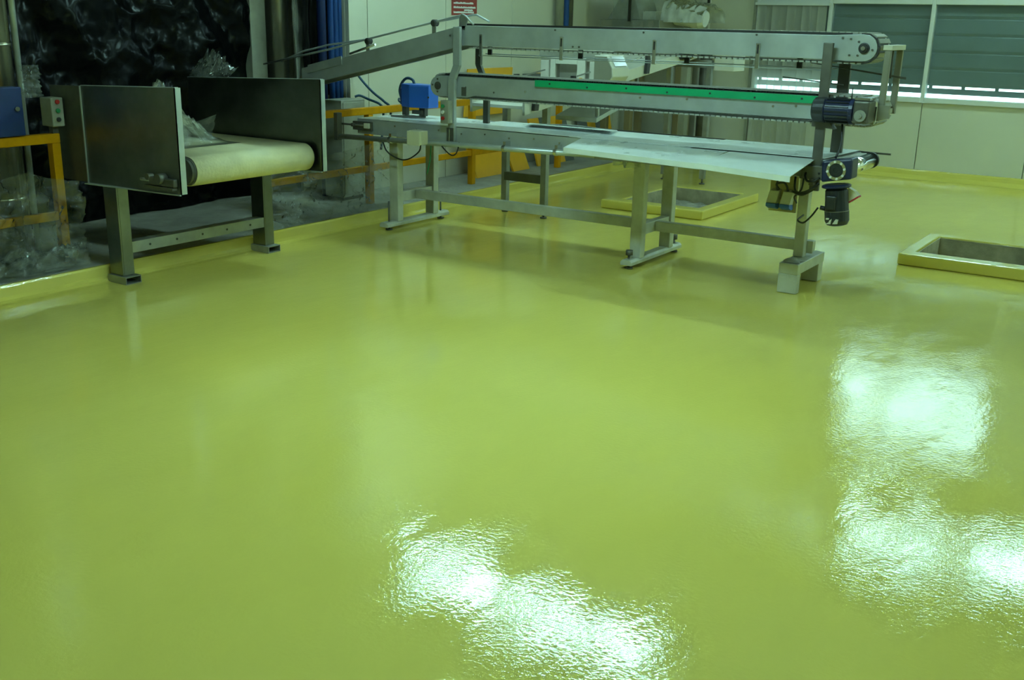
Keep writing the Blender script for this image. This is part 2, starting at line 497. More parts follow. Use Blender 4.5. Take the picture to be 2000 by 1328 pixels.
# window bays
def pane_bay(n, x0, x1, see):
    o = thing('window_%d' % n, 'window bay', 'window', ((x0+x1)/2, YB, ZS))
    del o['category']
    o['kind'] = 'structure'
    o['label'] = ['window bay behind the plastic strip curtain', 'window bay left of the slim white mullion', 'window bay at the right edge of the picture'][n-1] if n <= 3 else 'window bay beyond the right edge of the picture'
    f = MB()
    t = 0.045
    f.box(x0-t/2, x0+t/2, YB-0.04, YB+0.06, ZS-0.055, 3.32)
    if n == NB: f.box(x1-t/2, x1+t/2, YB-0.04, YB+0.06, ZS-0.055, 3.32)
    xe = x1-t/2
    f.box(x0+t/2, xe, YB-0.04, YB+0.06, ZT, ZT+0.06)
    f.box(x0+t/2, xe, YB-0.05, YB+0.06, ZS-0.055, ZS)
    f.box(x0+t/2, xe, YB-0.04, YB+0.06, 2.32, 2.37)
    f.box(x0+t/2, xe, YB-0.04, YB+0.06, 3.27, 3.32)
    f.box(x0-t/2, x0+t/2, YB-0.04, YB+0.06, 4.36, 5.06)
    f.box(x0+t/2, xe, YB-0.04, YB+0.06, 4.36, 4.42).box(x0+t/2, xe, YB-0.04, YB+0.06, 5.0, 5.06)
    build('window_frame', f, 'window_frame', o, bevel=0.006)
    build('pane', bx(x0+t/2, xe, YB+0.01, YB+0.016, ZS, ZT), 'pane_glass', o)
    build('pane', bx(x0+t/2, xe, YB+0.01, YB+0.02, ZT+0.06, 2.32), 'shutter', o)
    if n == 2:
        xm = x0+0.56  # mullion and shuttered half pane added to narrow the mirrored bright patch
        build('pane', bx(x0+t/2, xm-t/2, YB+0.012, YB+0.022, 2.37, 3.27), 'shutter', o)
        build('mullion', bx(xm-t/2, xm+t/2, YB-0.04, YB+0.06, 2.37, 3.27), 'window_frame', o, bevel=0.006)
        build('pane', bx(xm+t/2, xe, YB+0.012, YB+0.022, 2.37, 3.27), 'day_pane', o)
        build('pane', bx(x0+t/2, xe, YB+0.012, YB+0.022, 4.42, 5.0), 'shutter', o)
    elif n == 3:
        build('pane', bx(x0+t/2, xe, YB+0.012, YB+0.022, 2.37, 3.27), 'day_pane', o)
        build('pane', bx(x0+t/2, xe, YB+0.012, YB+0.022, 4.42, 5.0), 'shutter', o)
    else:
        build('pane', bx(x0+t/2, xe, YB+0.012, YB+0.022, 2.37, 3.27), 'shutter', o)
        build('pane', bx(x0+t/2, xe, YB+0.012, YB+0.022, 4.42, 5.0), 'shutter', o)
    # roller shutter outside, not quite closed at the bottom
    z = ZT+0.02
    for zz in [1.062+0.185*k for k in range(5)]:
        p = MB()
        top = min(zz+0.20, ZT+0.05)
        p.prism([(x0+0.01, YB+0.072, zz), (x0+0.01, YB+0.066, zz+0.03), (x0+0.01, YB+0.070, top-0.03), (x0+0.01, YB+0.082, top), (x0+0.01, YB+0.096, top), (x0+0.01, YB+0.090, zz)], (x1-x0-0.02, 0, 0))
        build('shutter_slat', p, 'shutter', o)
    # end bar of the shutter with gaps of daylight above and below
    e = MB().box(x0+0.01, x1-0.01, YB+0.07, YB+0.09, 0.972, 1.036)
    for k in range(4):
        xx = x0+0.05+k*(x1-x0-0.1)/3
        e.box(xx-0.02, xx+0.02, YB+0.074, YB+0.086, 1.036, 1.085)
    build('shutter_end_bar', e, 'shutter', o)
    return o
NB = len(WX)-1
for n in range(1, NB+1):
    pane_bay(n, WX[n-1], WX[n], n <= 3)
struct('trim_5', bx(WX[0]-0.06, WX[0]-0.0225, YB-0.05, YB+0.06, 0.105, ZT+0.06), 'grey_paint', 'slim upright at the left side of the strip curtain', bevel=0.004)
struct('trim_6', bx(-5.80, -5.70, YB-0.07, YB-0.001, SLAB, CEIL), 'enamel', 'cream corner post on the back wall beside the pipes', bevel=0.006)

struct('wall_right', bx(XR, XR+0.15, YN, YB, 0, CEIL), 'cream_panel', 'right wall, outside the picture')
struct('wall_front', bx(-7.9, XR+0.15, YN-0.15, YN, 0, CEIL), 'cream_panel', 'wall behind the camera')
struct('ceiling', bx(-7.9, XR+0.15, YN-0.15, YB+0.6, CEIL, CEIL+0.12), 'ceiling_white', 'high white ceiling, outside the picture')

# ------------------------------------------------------------------ fluorescent lamps (front and rear pairs are mirrored in the floor)
def batten(x0, x1, y, z, tube_mat, label, group):
    o = thing('fluorescent_lamp', label, 'lamp', ((x0+x1)/2, y, z), group)
    h = MB()
    h.prism([(x0, y-0.17, z), (x0, y-0.09, z+0.09), (x0, y+0.09, z+0.09), (x0, y+0.17, z), (x0, y+0.16, z), (x0, y+0.085, z+0.08), (x0, y-0.085, z+0.08), (x0, y-0.16, z)], (x1-x0, 0, 0))
    build('reflector', h, 'lamp_housing', o)
    for s in (-1, 1):
        build('tube', MB().cyl((x0+0.03, y+s*0.07, z+0.03), (x1-0.03, y+s*0.07, z+0.03), 0.019, 8), tube_mat, o)
        build('lampholder', bx(x0, x0+0.03, y+s*0.07-0.02, y+s*0.07+0.02, z+0.005, z+0.08), 'white', o)
        build('lampholder', bx(x1-0.03, x1, y+s*0.07-0.02, y+s*0.07+0.02, z+0.005, z+0.08), 'white', o)
    for xx in (x0+0.25, x1-0.25):
        build('hanger', MB().cyl((xx, y, z+0.09), (xx, y, CEIL), 0.006, 6), 'steel', o)
    return o
HG = 'hanging lamps'
batten(-6.25, -5.08, 7.55, 3.6, 'tube_front', 'hanging twin-tube lamp mirrored at bottom centre, the left of two', HG)
batten(-4.93, -3.33, 7.48, 3.6, 'tube_front', 'hanging twin-tube lamp mirrored at bottom centre, the right of two', HG)
batten(-2.80, -1.66, 11.0, 3.6, 'tube_rear', 'hanging twin-tube lamp near the windows, mirrored lower right, left of two', HG)
batten(-1.56, -0.10, 11.1, 3.6, 'tube_rear', 'hanging twin-tube lamp near the windows, mirrored at the right edge', HG)
for x, y, z, tm_, lb_ in ((-2.6, 3.8, 3.3, 'tube_near', 'twin-tube lamp hanging over the open floor, outside the picture'),
                          (1.2, -2.5, 4.4, 'fill_tube_behind', 'added twin-tube fill lamp behind the camera, outside the picture'),
                          (4.6, 10.2, 4.2, 'fill_tube_right', 'added twin-tube fill lamp right of the picture')):  # right and behind lamps are added fill lights
    batten(x-0.75, x+0.75, y, z, tm_, lb_, 'hanging lamps outside the picture')

# ------------------------------------------------------------------ three-tier conveyor machine
YF, YR = 6.65, 7.30
mc = thing('tiered_conveyor', 'long stainless steel packing table with two conveyor belts stacked above it', 'conveyor', (-3.9, 7.03, 0))

def loop_path(x0, x1, zc, r, n=10):
    """stadium path in the XZ plane"""
    pts = []
    for k in range(n+1):
        t = math.pi/2 - math.pi*k/n
        pts.append((x1+r*math.cos(t), zc+r*math.sin(t)))
    for k in range(n+1):
        t = -math.pi/2 - math.pi*k/n
        pts.append((x0+r*math.cos(t), zc+r*math.sin(t)))
    return pts

def slat_chain(pts, y0, y1, pitch, th, gap=0.25, closed=True):
    """modular belt: little plates following a path in XZ"""
    P = [Vector((p[0], 0, p[1])) for p in pts]
    if closed: P.append(P[0])
    b = MB()
    cum = [0]
    for i in range(len(P)-1): cum.append(cum[-1]+(P[i+1]-P[i]).length)
    n = int(cum[-1]/pitch)
    def at(s):
        s = max(0, min(cum[-1]-1e-6, s))
        for i in range(len(P)-1):
            if cum[i+1] >= s:
                return P[i].lerp(P[i+1], (s-cum[i])/max(1e-9, cum[i+1]-cum[i]))
        return P[-1]
    for k in range(n):
        a = at(k*pitch); c = at((k+1-gap)*pitch)
        d = (c-a)
        if d.length < 1e-6: continue
        d.normalize(); nrm = Vector((-d.z, 0, d.x))
        q = []
        for y in (y0, y1):
            for p in (a, c):
                q += [p+Vector((0,y,0)), p+nrm*th+Vector((0,y,0))]
        b.add(q, [(0,2,3,1),(4,5,7,6),(0,1,5,4),(2,6,7,3),(0,4,6,2),(1,3,7,5)])
    return b

# --- lower table: trestles
def trestle(x, label=None):
    for y in (6.79, 7.27):
        build('leg', MB().prism([(x-0.045, y-0.035, 0.065), (x+0.045, y-0.035, 0.065), (x+0.045, y+0.035, 0.065), (x-0.045, y+0.035, 0.065)], (0, 0, 0.735)), 'grey_leg', mc, bevel=0.006)
    build('cross_bar', MB().box(x-0.03, x+0.03, 6.825, 7.235, 0.225, 0.305), 'grey_leg', mc, bevel=0.004)
    ft = MB().prism([(x-0.045, 6.62, 0.03), (x+0.045, 6.62, 0.03), (x+0.045, 6.62, 0.055), (x+0.03, 6.62, 0.07), (x-0.03, 6.62, 0.07), (x-0.045, 6.62, 0.055)], (0, 0.84, 0))
    foot = build('foot_beam', ft, 'grey_leg', mc, bevel=0.004)
    return foot
f1 = trestle(-5.66)
for y in (6.69, 7.39):
    build('adjusting_bolt', MB().cyl((-5.66, y, 0.002), (-5.66, y, 0.24), 0.008, 8).cyl((-5.66, y, 0.001), (-5.66, y, 0.012), 0.03, 12), 'steel_dark', f1)
f2 = trestle(-3.41)
for y in (6.67, 7.41):
    build('adjusting_bolt', MB().cyl((-3.41, y, 0.002), (-3.41, y, 0.11), 0.010, 8).cyl((-3.41, y, 0.10), (-3.41, y, 0.135), 0.027, 8).cyl((-3.41, y, 0.001), (-3.41, y, 0.012), 0.03, 12), 'steel_dark', f2)
build('stretcher', MB().box(-5.63, -3.44, 7.0, 7.06, 0.228, 0.302), 'grey_leg', mc, bevel=0.005)
build('stretcher', MB().box(-3.38, -2.20, 7.0, 7.06, 0.228, 0.302), 'grey_leg', mc, bevel=0.005)
build('stretcher_end_plate', MB().box(-2.31, -2.195, 6.985, 6.999, 0.222, 0.306), 'grey_leg', mc, bevel=0.003)
# right-hand leg on its portal foot
build('leg', MB().box(-2.305, -2.235, 6.92, 6.99, 0.2, 0.80), 'grey_leg', mc, bevel=0.006)
pf = MB()
pf.box(-2.31, -2.18, 6.68, 7.22, 0.13, 0.20)
pf.box(-2.31, -2.18, 6.68, 6.74, 0.001, 0.13)
pf.box(-2.305, -2.185, 7.13, 7.22, 0.001, 0.13)
build('portal_foot', pf, 'grey_leg', mc, bevel=0.005)
g = MB()
g.grid(lambda u, v: (-2.30+u*0.11+0.01*math.sin(9*v), 6.70+v*0.12, 0.203+0.028*math.sin(math.pi*u)*math.sin(math.pi*v)*(0.7+0.5*noise.noise(Vector((u*5, v*5, 2))))), 8, 8)
build('rag', g, 'concrete', mc)

# --- lower table: bed
bed = MB()
bed.box(-5.95, -2.02, YF, YF+0.012, 0.775, 0.895)
bed.box(-5.95, -2.02, YF+0.012, YF+0.05, 0.775, 0.787)
build('side_beam', bed, 'steel', mc, bevel=0.004)
bed = MB()
bed.box(-5.95, -2.02, 7.25, 7.262, 0.775, 0.895).box(-5.95, -2.02, 7.21, 7.25, 0.775, 0.787)
build('side_beam', bed, 'steel', mc, bevel=0.004)
build('bed_plate', MB().box(-5.93, -2.02, YF+0.014, 7.248, 0.86, 0.872), 'steel_dull', mc)
# belt over the bed
lb = MB()
pts = loop_path(-5.86, -1.95, 0.848, 0.044, 10)
vs = []
for x, z in pts: vs += [(x, YF+0.02, z), (x, 7.24, z)]
n = len(pts)
lb.add(vs, [(2*k, 2*k+1, (2*k+3) % (2*n), (2*k+2) % (2*n)) for k in range(n)], True)
build('belt', lb, 'belt_grey', mc)
dr = build('drive_roller', MB().cyl((-1.945, 6.66, 0.848), (-1.945, 7.22, 0.848), 0.050, 24), 'chrome', mc)
build('end_ring', MB().cyl((-1.945, 7.22, 0.848), (-1.945, 7.25, 0.848), 0.053, 24), 'rubber', dr)
# plates laid over the bed
def plate(name, pts, th, material, parent=None, bevel=0.0):
    b = MB()
    b.prism([pts[0], pts[1], pts[2], pts[3]], (0, 0, th))
    return build(name, b, material, parent, bevel=bevel)
plate('cover_plate', [(-5.94, YF-0.004, 0.897), (-5.0, YF-0.004, 0.897), (-5.02, 7.25, 0.897), (-5.94, 7.25, 0.897)], 0.003, 'sheet_steel', mc)
plate('cover_plate', [(-5.03, YF-0.008, 0.901), (-3.86, YF-0.008, 0.901), (-3.86, 7.25, 0.901), (-4.92, 7.25, 0.901)], 0.003, 'sheet_steel', mc)
plate('cover_plate', [(-3.93, YF-0.006, 0.8975), (-2.98, YF-0.006, 0.8975), (-2.98, 7.25, 0.8975), (-3.90, 7.25, 0.8975)], 0.003, 'sheet_steel', mc)
plate('cover_plate', [(-3.06, YF-0.012, 0.904), (-2.07, YF-0.012, 0.904), (-2.03, 7.25, 0.904), (-2.98, 7.25, 0.902)], 0.003, 'sheet_steel', mc)
# shelf of two plates in front of the bed
def shelf(p, lip=0.03):
    b = MB()
    a, c, d, e = [Vector(q) for q in p]      # front left, front right, back right, back left
    t = Vector((0, 0, 0.004))
    b.prism([a, c, d, e], t)
    b.prism([a, a+Vector((0, 0.006, 0)), c+Vector((0, 0.006, 0)), c], (0, 0, -lip))
    return b
build('front_shelf_plate', shelf([(-3.69, 6.17, 0.878), (-2.67, 6.10, 0.866), (-2.72, 6.649, 0.8915), (-3.83, 6.649, 0.8915)]), 'sheet_steel', mc)
build('front_shelf_plate', shelf([(-2.68, 6.085, 0.871), (-2.07, 6.03, 0.853), (-2.13, 6.649, 0.892), (-2.70, 6.649, 0.8925)]), 'sheet_steel', mc)
br = MB()
for x in (-3.4, -2.75, -2.2):
    br.prism([(x-0.015, 6.649, 0.78), (x-0.015, 6.649, 0.892), (x-0.015, 6.16, 0.862), (x-0.015, 6.16, 0.845)], (0.03, 0, 0))
br.box(-3.45, -2.15, 6.17, 6.20, 0.826, 0.85)
build('shelf_bracket', br, 'steel_dull', mc)
bb = MB()
bb.grid(lambda u, v: (-3.52+u*0.2+0.02*noise.noise(Vector((u*4, v*4, 5))), 6.56+0.07*math.sin(u*7)*v, 0.83-0.09*v+0.015*noise.noise(Vector((u*6, v*5, 9)))), 12, 8)
build('plastic_wrap', bb, 'milky_film', mc)
# pipe rail along the front with its upright end stub
build('pipe_rail', MB().cyl((-6.09, 6.585, 0.745), (-3.62, 6.585, 0.795), 0.021, 14), 'steel', mc)
build('pipe_end_stub', MB().box(-6.125, -6.085, 6.555, 6.615, 0.715, 0.935), 'steel_dark', mc, bevel=0.004)
for x in (-5.55, -4.45, -4.0):
    z = 0.745+(x+6.09)*0.0202
    build('pipe_clamp', MB().box(x-0.012, x+0.012, 6.585, 6.65, z+0.015, z+0.05).lathe((x-0.012, 6.585, z), (1, 0, 0), [(0, 0.026), (0.024, 0.026)], 12), 'steel_bright', mc)
# belt tensioner at the left end
tn = MB().box(-5.98, -5.78, 6.625, 6.648, 0.805, 0.875)
tn_o = build('tensioner_plate', tn, 'steel_dark', mc, bevel=0.003)
build('tension_bolt', MB().cyl((-6.14, 6.615, 0.845), (-5.83, 6.615, 0.845), 0.008, 8).cyl((-5.98, 6.615, 0.845), (-5.95, 6.615, 0.845), 0.017, 6), 'steel_dark', tn_o)
build('tension_block', MB().box(-5.84, -5.79, 6.60, 6.624, 0.825, 0.867), 'enamel', tn_o, bevel=0.003)
# small screws along the front beam
sc = MB()
for k in range(9):
    x = -5.55+k*0.22
    sc.cyl((x, YF, 0.86-0.012*(k % 2)), (x, YF-0.006, 0.86-0.012*(k % 2)), 0.007, 6)
build('screws', sc, 'steel_bright', mc, kind='stuff')
# thin strip behind the table top
build('rear_rod', MB().beam((-4.25, 7.275, 0.905), (-1.83, 7.275, 0.893), 0.010, 0.012), 'steel_dark', mc)

# --- uprights that carry the two upper belts
def strap(pts, w, t, material='steel', name='upright'):
    """flat bar following pts, wide along X, thin along Y"""
    b = MB()
    for a, c in zip(pts[:-1], pts[1:]):
        b.prism([(a[0]-w/2, a[1]-t/2, a[2]), (a[0]+w/2, a[1]-t/2, a[2]), (a[0]+w/2, a[1]+t/2, a[2]), (a[0]-w/2, a[1]+t/2, a[2])], (c[0]-a[0], c[1]-a[1], c[2]-a[2]))
    return build(name, b, material, mc, bevel=0.003)
ul = strap([(-4.968, 6.632, 0.79), (-4.968, 6.632, 1.252), (-4.922, 6.632, 1.355), (-4.922, 6.632, 1.635)], 0.062, 0.03)
strap([(-4.905, 7.0, 0.905), (-4.905, 7.0, 1.19), (-4.985, 7.0, 1.35), (-4.985, 7.0, 1.52)], 0.05, 0.03, 'steel_dark')
strap([(-2.113, 6.632, 0.70), (-2.113, 6.632, 1.60)], 0.06, 0.025, 'steel_dark')
strap([(-2.11, 7.0, 0.908), (-2.11, 7.0, 1.50)], 0.075, 0.03, 'steel_dark')
build('slotted_plate', MB().box(-5.0, -4.935, 6.605, 6.616, 0.775, 0.89).box(-4.985, -4.975, 6.60, 6.605, 0.79, 0.88), 'steel_bright', mc)

# --- middle conveyor
ZM0, ZM1 = 1.136, 1.272
for s, y in ((0, 6.70), (1, 6.95)):
    b = MB()
    pr = [(-2.15, ZM0), (-2.15, ZM1), (-5.14, ZM1)]
    zc, rr = (ZM0+ZM1)/2-0.012, (ZM1-ZM0)/2+0.012
    for k in range(1, 9):
        t = math.pi/2 + math.pi*k/9
        pr.append((-5.14+0.085*math.cos(t), zc+rr*0.98*math.sin(t)))
    pr += [(-5.14, ZM0-0.02), (-4.88, ZM0-0.018), (-4.80, ZM0)]
    b.prism([(x, y-0.01, z) for x, z in pr], (0, 0.02, 0))
    build('side_beam', b, 'steel', mc, bevel=0.003)
hub = build('end_bearing', MB().lathe((-5.15, 6.69, 1.195), (0, -1, 0), [(0, 0.03), (0.006, 0.03), (0.006, 0.02), (0.012, 0.018)], 16), 'steel_dark', mc)
bo = MB()
for x, z in ((-5.20, 1.20), (-5.15, 1.245), (-5.15, 1.15), (-4.99, 1.225), (-4.99, 1.16), (-4.62, 1.17), (-4.34, 1.19), (-3.4, 1.20), (-3.05, 1.21), (-2.45, 1.20), (-2.3, 1.21)):
    bo.cyl((x, 6.69, z), (x, 6.683, z), 0.008, 6)
build('bolt_heads', bo, 'steel_bright', mc, kind='stuff')
build('end_seam', MB().box(-4.885, -4.878, 6.684, 6.6895, 1.13, 1.20).box(-4.92, -4.885, 6.684, 6.6895, 1.13, 1.195), 'steel_dark', mc)
build('guide_strip', MB().box(-4.25, -2.16, 6.668, 6.688, 1.232, 1.279), 'green_guide', mc, bevel=0.003)
bo = MB()
for k in range(7):
    x = -4.12+k*0.31
    bo.cyl((x, 6.668, 1.258-0.01*(k % 2)), (x, 6.664, 1.258-0.01*(k % 2)), 0.007, 6)
build('strip_screws', bo, 'rubber', mc, kind='stuff')
mb_ = slat_chain(loop_path(-5.13, -1.86, 1.198, 0.083, 12), 6.712, 6.938, 0.038, 0.010)
build('modular_belt', mb_, 'belt_grey', mc)
build('belt_lip', MB().box(-5.10, -2.1, 6.712, 6.72, 1.272, 1.290), 'rubber', mc)
# --- upper conveyor: level run, bend, inclined run down to the left
ZU0, ZU1 = 1.500, 1.645
SL = 0.228
xb = -4.93
xe = -6.60
def incl(x, z): return z + SL*(x-xb)
for y in (6.70, 6.95):
    b = MB()
    pr = [(xb+0.02, ZU0)]
    pr += [(-2.12, ZU0+0.002), (-2.02, ZU0-0.005), (-1.93, ZU0-0.004)]
    for k in range(1, 10):
        t = -math.pi/2 + math.pi*k/10
        pr.append((-1.915+0.078*math.cos(t), 1.575+0.079*math.sin(t)))
    pr += [(-1.93, ZU1+0.010), (-2.12, ZU1), (xb, ZU1)]
    b.prism([(x, y-0.01, z) for x, z in pr], (0, 0.02, 0))
    build('side_beam', b, 'steel', mc, bevel=0.003)
    b = MB()
    pr = [(xb+0.02, ZU0), (xb, ZU1), (xe, incl(xe, ZU1)), (xe, incl(xe, ZU0)-0.0)]
    b.prism([(x, y-0.0095, z) for x, z in pr], (0, 0.019, 0))
    build('inclined_side_beam', b, 'steel', mc, bevel=0.003)
b = MB()
b.prism([(xe, 6.711, incl(xe, ZU1)-0.02), (xe, 6.939, incl(xe, ZU1)-0.02), (xb, 6.939, ZU1-0.02), (xb, 6.711, ZU1-0.02)], (0, 0, 0.01))
build('inclined_bed', b, 'belt_grey', mc)
b = MB()
b.prism([(-6.52, 6.682, incl(-6.52, ZU1)-0.055), (-6.14, 6.682, incl(-6.14, ZU1)-0.055), (-6.14, 6.682, incl(-6.14, ZU1)+0.012), (-6.52, 6.682, incl(-6.52, ZU1)+0.012)], (0, 0.008, 0))
build('splice_plate', b, 'steel', mc)
pth = [(xb+0.05, 1.646), (-1.94, 1.656)]
for k in range(1, 12):
    t = math.pi/2 - math.pi*k/12
    pth.append((-1.915+0.085*math.cos(t), 1.575+0.083*math.sin(t)))
pth += [(-1.93, 1.488), (-4.9, 1.490)]
build('modular_belt', slat_chain(pth, 6.712, 6.938, 0.04, 0.010, closed=False), 'belt_grey', mc)
build('nose_ring', slat_chain([(p[0], p[1]-0.003) for p in pth[1:-1]], 6.692, 6.712, 0.05, 0.008, gap=0.02, closed=False), 'rubber', mc)
build('belt_lip', MB().box(xb+0.03, -2.0, 6.7105, 6.7185, 1.646, 1.6605), 'rubber', mc)
eb = build('end_bearing', MB().lathe((-1.915, 6.69, 1.573), (0, -1, 0), [(0, 0.033), (0.008, 0.033), (0.010, 0.026), (0.018, 0.024)], 18), 'rubber', mc)
build('shaft_end', MB().cyl((-1.915, 6.672, 1.573), (-1.915, 6.66, 1.573), 0.013, 12), 'steel_bright', eb)
bo = MB()
for x, z in ((-1.95, 1.61), (-1.95, 1.53), (-1.865, 1.565), (-2.0, 1.625), (-2.05, 1.63), (-2.0, 1.53), (-2.6, 1.635), (-3.4, 1.63), (-4.1, 1.63), (-4.75, 1.56), (-3.95, 1.52), (-3.9, 1.52), (-4.9, 1.62), (-5.03, 1.57)):
    bo.cyl((x, 6.69, z), (x, 6.683, z), 0.007, 6)
build('bolt_heads', bo, 'steel_dark', mc, kind='stuff')
# hangers and thin guide rods below the upper belt
for x, m_ in ((-4.74, 'steel_bright'), (-4.04, 'steel_bright'), (-3.31, 'steel_bright'), (-2.58, 'steel_bright')):
    h = build('rod_hanger', MB().box(x-0.013, x+0.013, 6.676, 6.689, 1.425, 1.585), m_, mc, bevel=0.002)
    build('hanger_slot', MB().box(x-0.005, x+0.005, 6.673, 6.676, 1.52, 1.575), 'rubber', h)
for x in (-4.86, -4.05, -3.2, -2.4):
    build('rear_rod_hanger', MB().box(x-0.018, x+0.018, 6.966, 6.98, 1.43, 1.53), 'rubber', mc)
build('guide_rod', MB().cyl((-4.76, 6.682, 1.435), (-2.13, 6.682, 1.435), 0.004, 6), 'steel', mc)
build('guide_rod', MB().cyl((-4.90, 6.973, 1.437), (-2.15, 6.973, 1.437), 0.004, 6), 'steel', mc)
build('guide_rod', MB().cyl((-2.30, 6.9, 1.47), (-1.70, 6.9, 1.404), 0.0035, 6), 'steel_dark', mc)
build('guide_rod', MB().cyl((-2.12, 6.9, 1.448), (-1.70, 6.9, 1.396), 0.0035, 6), 'steel_dark', mc)
build('guide_rod', MB().cyl((-2.48, 6.9, 1.374), (-2.08, 6.9, 1.342), 0.004, 6), 'steel_dark', mc)
# guide rods with clamp knobs on the incline
build('incline_guide_rod', MB().tube([(-7.08, 6.72, 1.28), (-6.30, 6.70, 1.426), (-5.86, 6.70, 1.523), (-5.2, 6.70, 1.662), (-4.918, 6.70, 1.722), (-4.90, 6.70, 1.715), (-4.823, 6.70, 1.653)], 0.008, 8), 'steel', mc)
build('incline_guide_rod', MB().tube([(-7.08, 6.93, 1.30), (-6.80, 6.93, 1.395), (-6.52, 6.93, 1.454), (-6.06, 6.93, 1.515), (-5.39, 6.93, 1.66), (-4.99, 6.93, 1.722), (-4.96, 6.93, 1.724), (-4.84, 6.93, 1.676)], 0.008, 8), 'steel', mc)
for x in (-5.86, -5.19):
    for y in (6.705,):
        z = incl(x, ZU1)
        k_ = build('clamp_bracket', MB().box(x-0.018, x+0.018, y-0.014, y-0.006, z-0.08, z+0.05), 'steel_dull', mc)
        build('clamp_knob', MB().lathe((x, y-0.03, z+0.072), (0, 1, 0), [(0, 0.018), (0.008, 0.026), (0.05, 0.026), (0.06, 0.018)], 12), 'rubber', k_)
build('loose_rod', MB().cyl((-6.05, 6.69, incl(-6.05, ZU1)+0.012), (-5.78, 6.69, incl(-5.78, ZU1)+0.03), 0.01, 8), 'steel_bright', mc)
build('clamp_bracket', MB().prism([(-4.95, 6.69, ZU1-0.03), (-4.90, 6.69, ZU1-0.03), (-4.87, 6.69, ZU1+0.05), (-4.93, 6.69, ZU1+0.085), (-4.95, 6.69, ZU1+0.05)], (0, 0.012, 0)), 'steel_dull', mc)
# bracket frame joining the two right-hand ends
fr = MB()
for y in (6.70, 6.965):
    fr = MB().prism([(-1.79, y-0.015, 1.565), (-1.752, y-0.015, 1.565), (-1.752, y+0.015, 1.565), (-1.79, y+0.015, 1.565)], (-0.005, 0, -0.385))
    build('end_frame_post', fr, 'enamel_dark', mc, bevel=0.004)
build('end_frame_top', MB().prism([(-1.80, 6.68, 1.566), (-1.745, 6.68, 1.566), (-1.745, 6.985, 1.566), (-1.80, 6.985, 1.566)], (0, 0, 0.03)), 'enamel', mc, bevel=0.003)
build('end_frame_rod', MB().cyl((-1.775, 6.82, 1.40), (-1.775, 6.82, 1.566), 0.006, 6), 'steel_dark', mc)
# drive motor of the middle belt
mo = build('drive_motor', MB().lathe((-2.12, 6.585, 1.205), (1, 0, 0), [(0, 0.060), (0.012, 0.074), (0.05, 0.076), (0.05, 0.068), (0.20, 0.068), (0.20, 0.078), (0.225, 0.078), (0.225, 0.062), (0.245, 0.055)], 24), 'blue_motor', mc, bevel=0.002)
fins = MB()
for k in range(16):
    t = 2*math.pi*k/16
    cy, cz = 6.585+0.070*math.cos(t), 1.205+0.070*math.sin(t)
    fins.beam((-2.065, cy, cz), (-1.925, cy, cz), 0.012, 0.006, up=(0, -math.sin(t), math.cos(t)))
build('cooling_fins', fins, 'motor_black', mo)
build('fan_cowl', MB().lathe((-2.15, 6.585, 1.205), (1, 0, 0), [(0, 0.062), (0.01, 0.074), (0.075, 0.078)], 24), 'motor_black', mo)
gb_ = build('gear_box', MB().box(-1.895, -1.795, 6.52, 6.655, 1.14, 1.275), 'steel_dark', mc, bevel=0.012)
build('gear_cover', MB().cyl((-1.845, 6.52, 1.188), (-1.845, 6.508, 1.188), 0.035, 16).cyl((-1.845, 6.508, 1.188), (-1.845, 6.498, 1.188), 0.014, 12), 'steel_dull', gb_)
build('gear_cap', MB().box(-1.89, -1.80, 6.53, 6.645, 1.278, 1.292), 'steel_bright', gb_)
build('end_cover', MB().prism([(-1.79, 6.67, 1.15), (-1.72, 6.67, 1.17), (-1.72, 6.67, 1.245), (-1.79, 6.67, 1.245)], (0, 0.03, 0)), 'enamel_dark', mc)
build('side_end_plate', MB().box(-2.15, -1.80, 6.66, 6.70, 1.13, 1.235), 'steel_dull', mc, bevel=0.004)
build('motor_bracket', MB().prism([(-2.16, 6.60, 1.10), (-2.02, 6.60, 1.09), (-2.06, 6.60, 1.135), (-2.16, 6.60, 1.14)], (0, 0.07, 0)), 'steel_dark', mc)
build('antenna_pin', MB().cyl((-1.93, 6.60, 1.275), (-1.93, 6.60, 1.345), 0.004, 6), 'steel_dark', mc)

# --- right-hand gear motor of the table
gm = build('table_gear_box', MB().prism([(-2.035, 6.50, 0.775), (-1.85, 6.50, 0.81), (-1.855, 6.50, 0.935), (-2.04, 6.50, 0.905)], (0, 0.13, 0)), 'blue_motor', mc, bevel=0.012)
build('gear_flange', MB().lathe((-1.945, 6.50, 0.857), (0, -1, 0), [(0, 0.062), (0.010, 0.060), (0.010, 0.043), (0.002, 0.042)], 20), 'steel_bright', gm)
bl = MB()
for k in range(8):
    t = 2*math.pi*k/8+0.2
    bl.cyl((-1.945+0.052*math.cos(t), 6.49, 0.857+0.052*math.sin(t)), (-1.945+0.052*math.cos(t), 6.482, 0.857+0.052*math.sin(t)), 0.008, 6)
build('flange_bolts', bl, 'white', gm)
build('gear_bore', MB().lathe((-1.945, 6.497, 0.857), (0, -1, 0), [(0, 0.042), (0.004, 0.040), (0.004, 0.018), (0.001, 0.017)], 18), 'motor_black', gm)
build('motor_flange', MB().lathe((-1.955, 6.565, 0.765), (0.12, 0, -1), [(0, 0.075), (0.006, 0.088), (0.018, 0.088), (0.024, 0.076)], 20), 'blue_motor', gm)
em = build('table_motor', MB().lathe((-1.952, 6.565, 0.74), (0.12, 0, -1), [(0, 0.058), (0.012, 0.068), (0.14, 0.072), (0.142, 0.074), (0.20, 0.074), (0.225, 0.062), (0.232, 0.04)], 24), 'motor_black', mc, bevel=0.002)
build('motor_terminal_box', MB().box(-1.985, -1.925, 6.475, 6.51, 0.615, 0.70), 'motor_black', em, bevel=0.006)
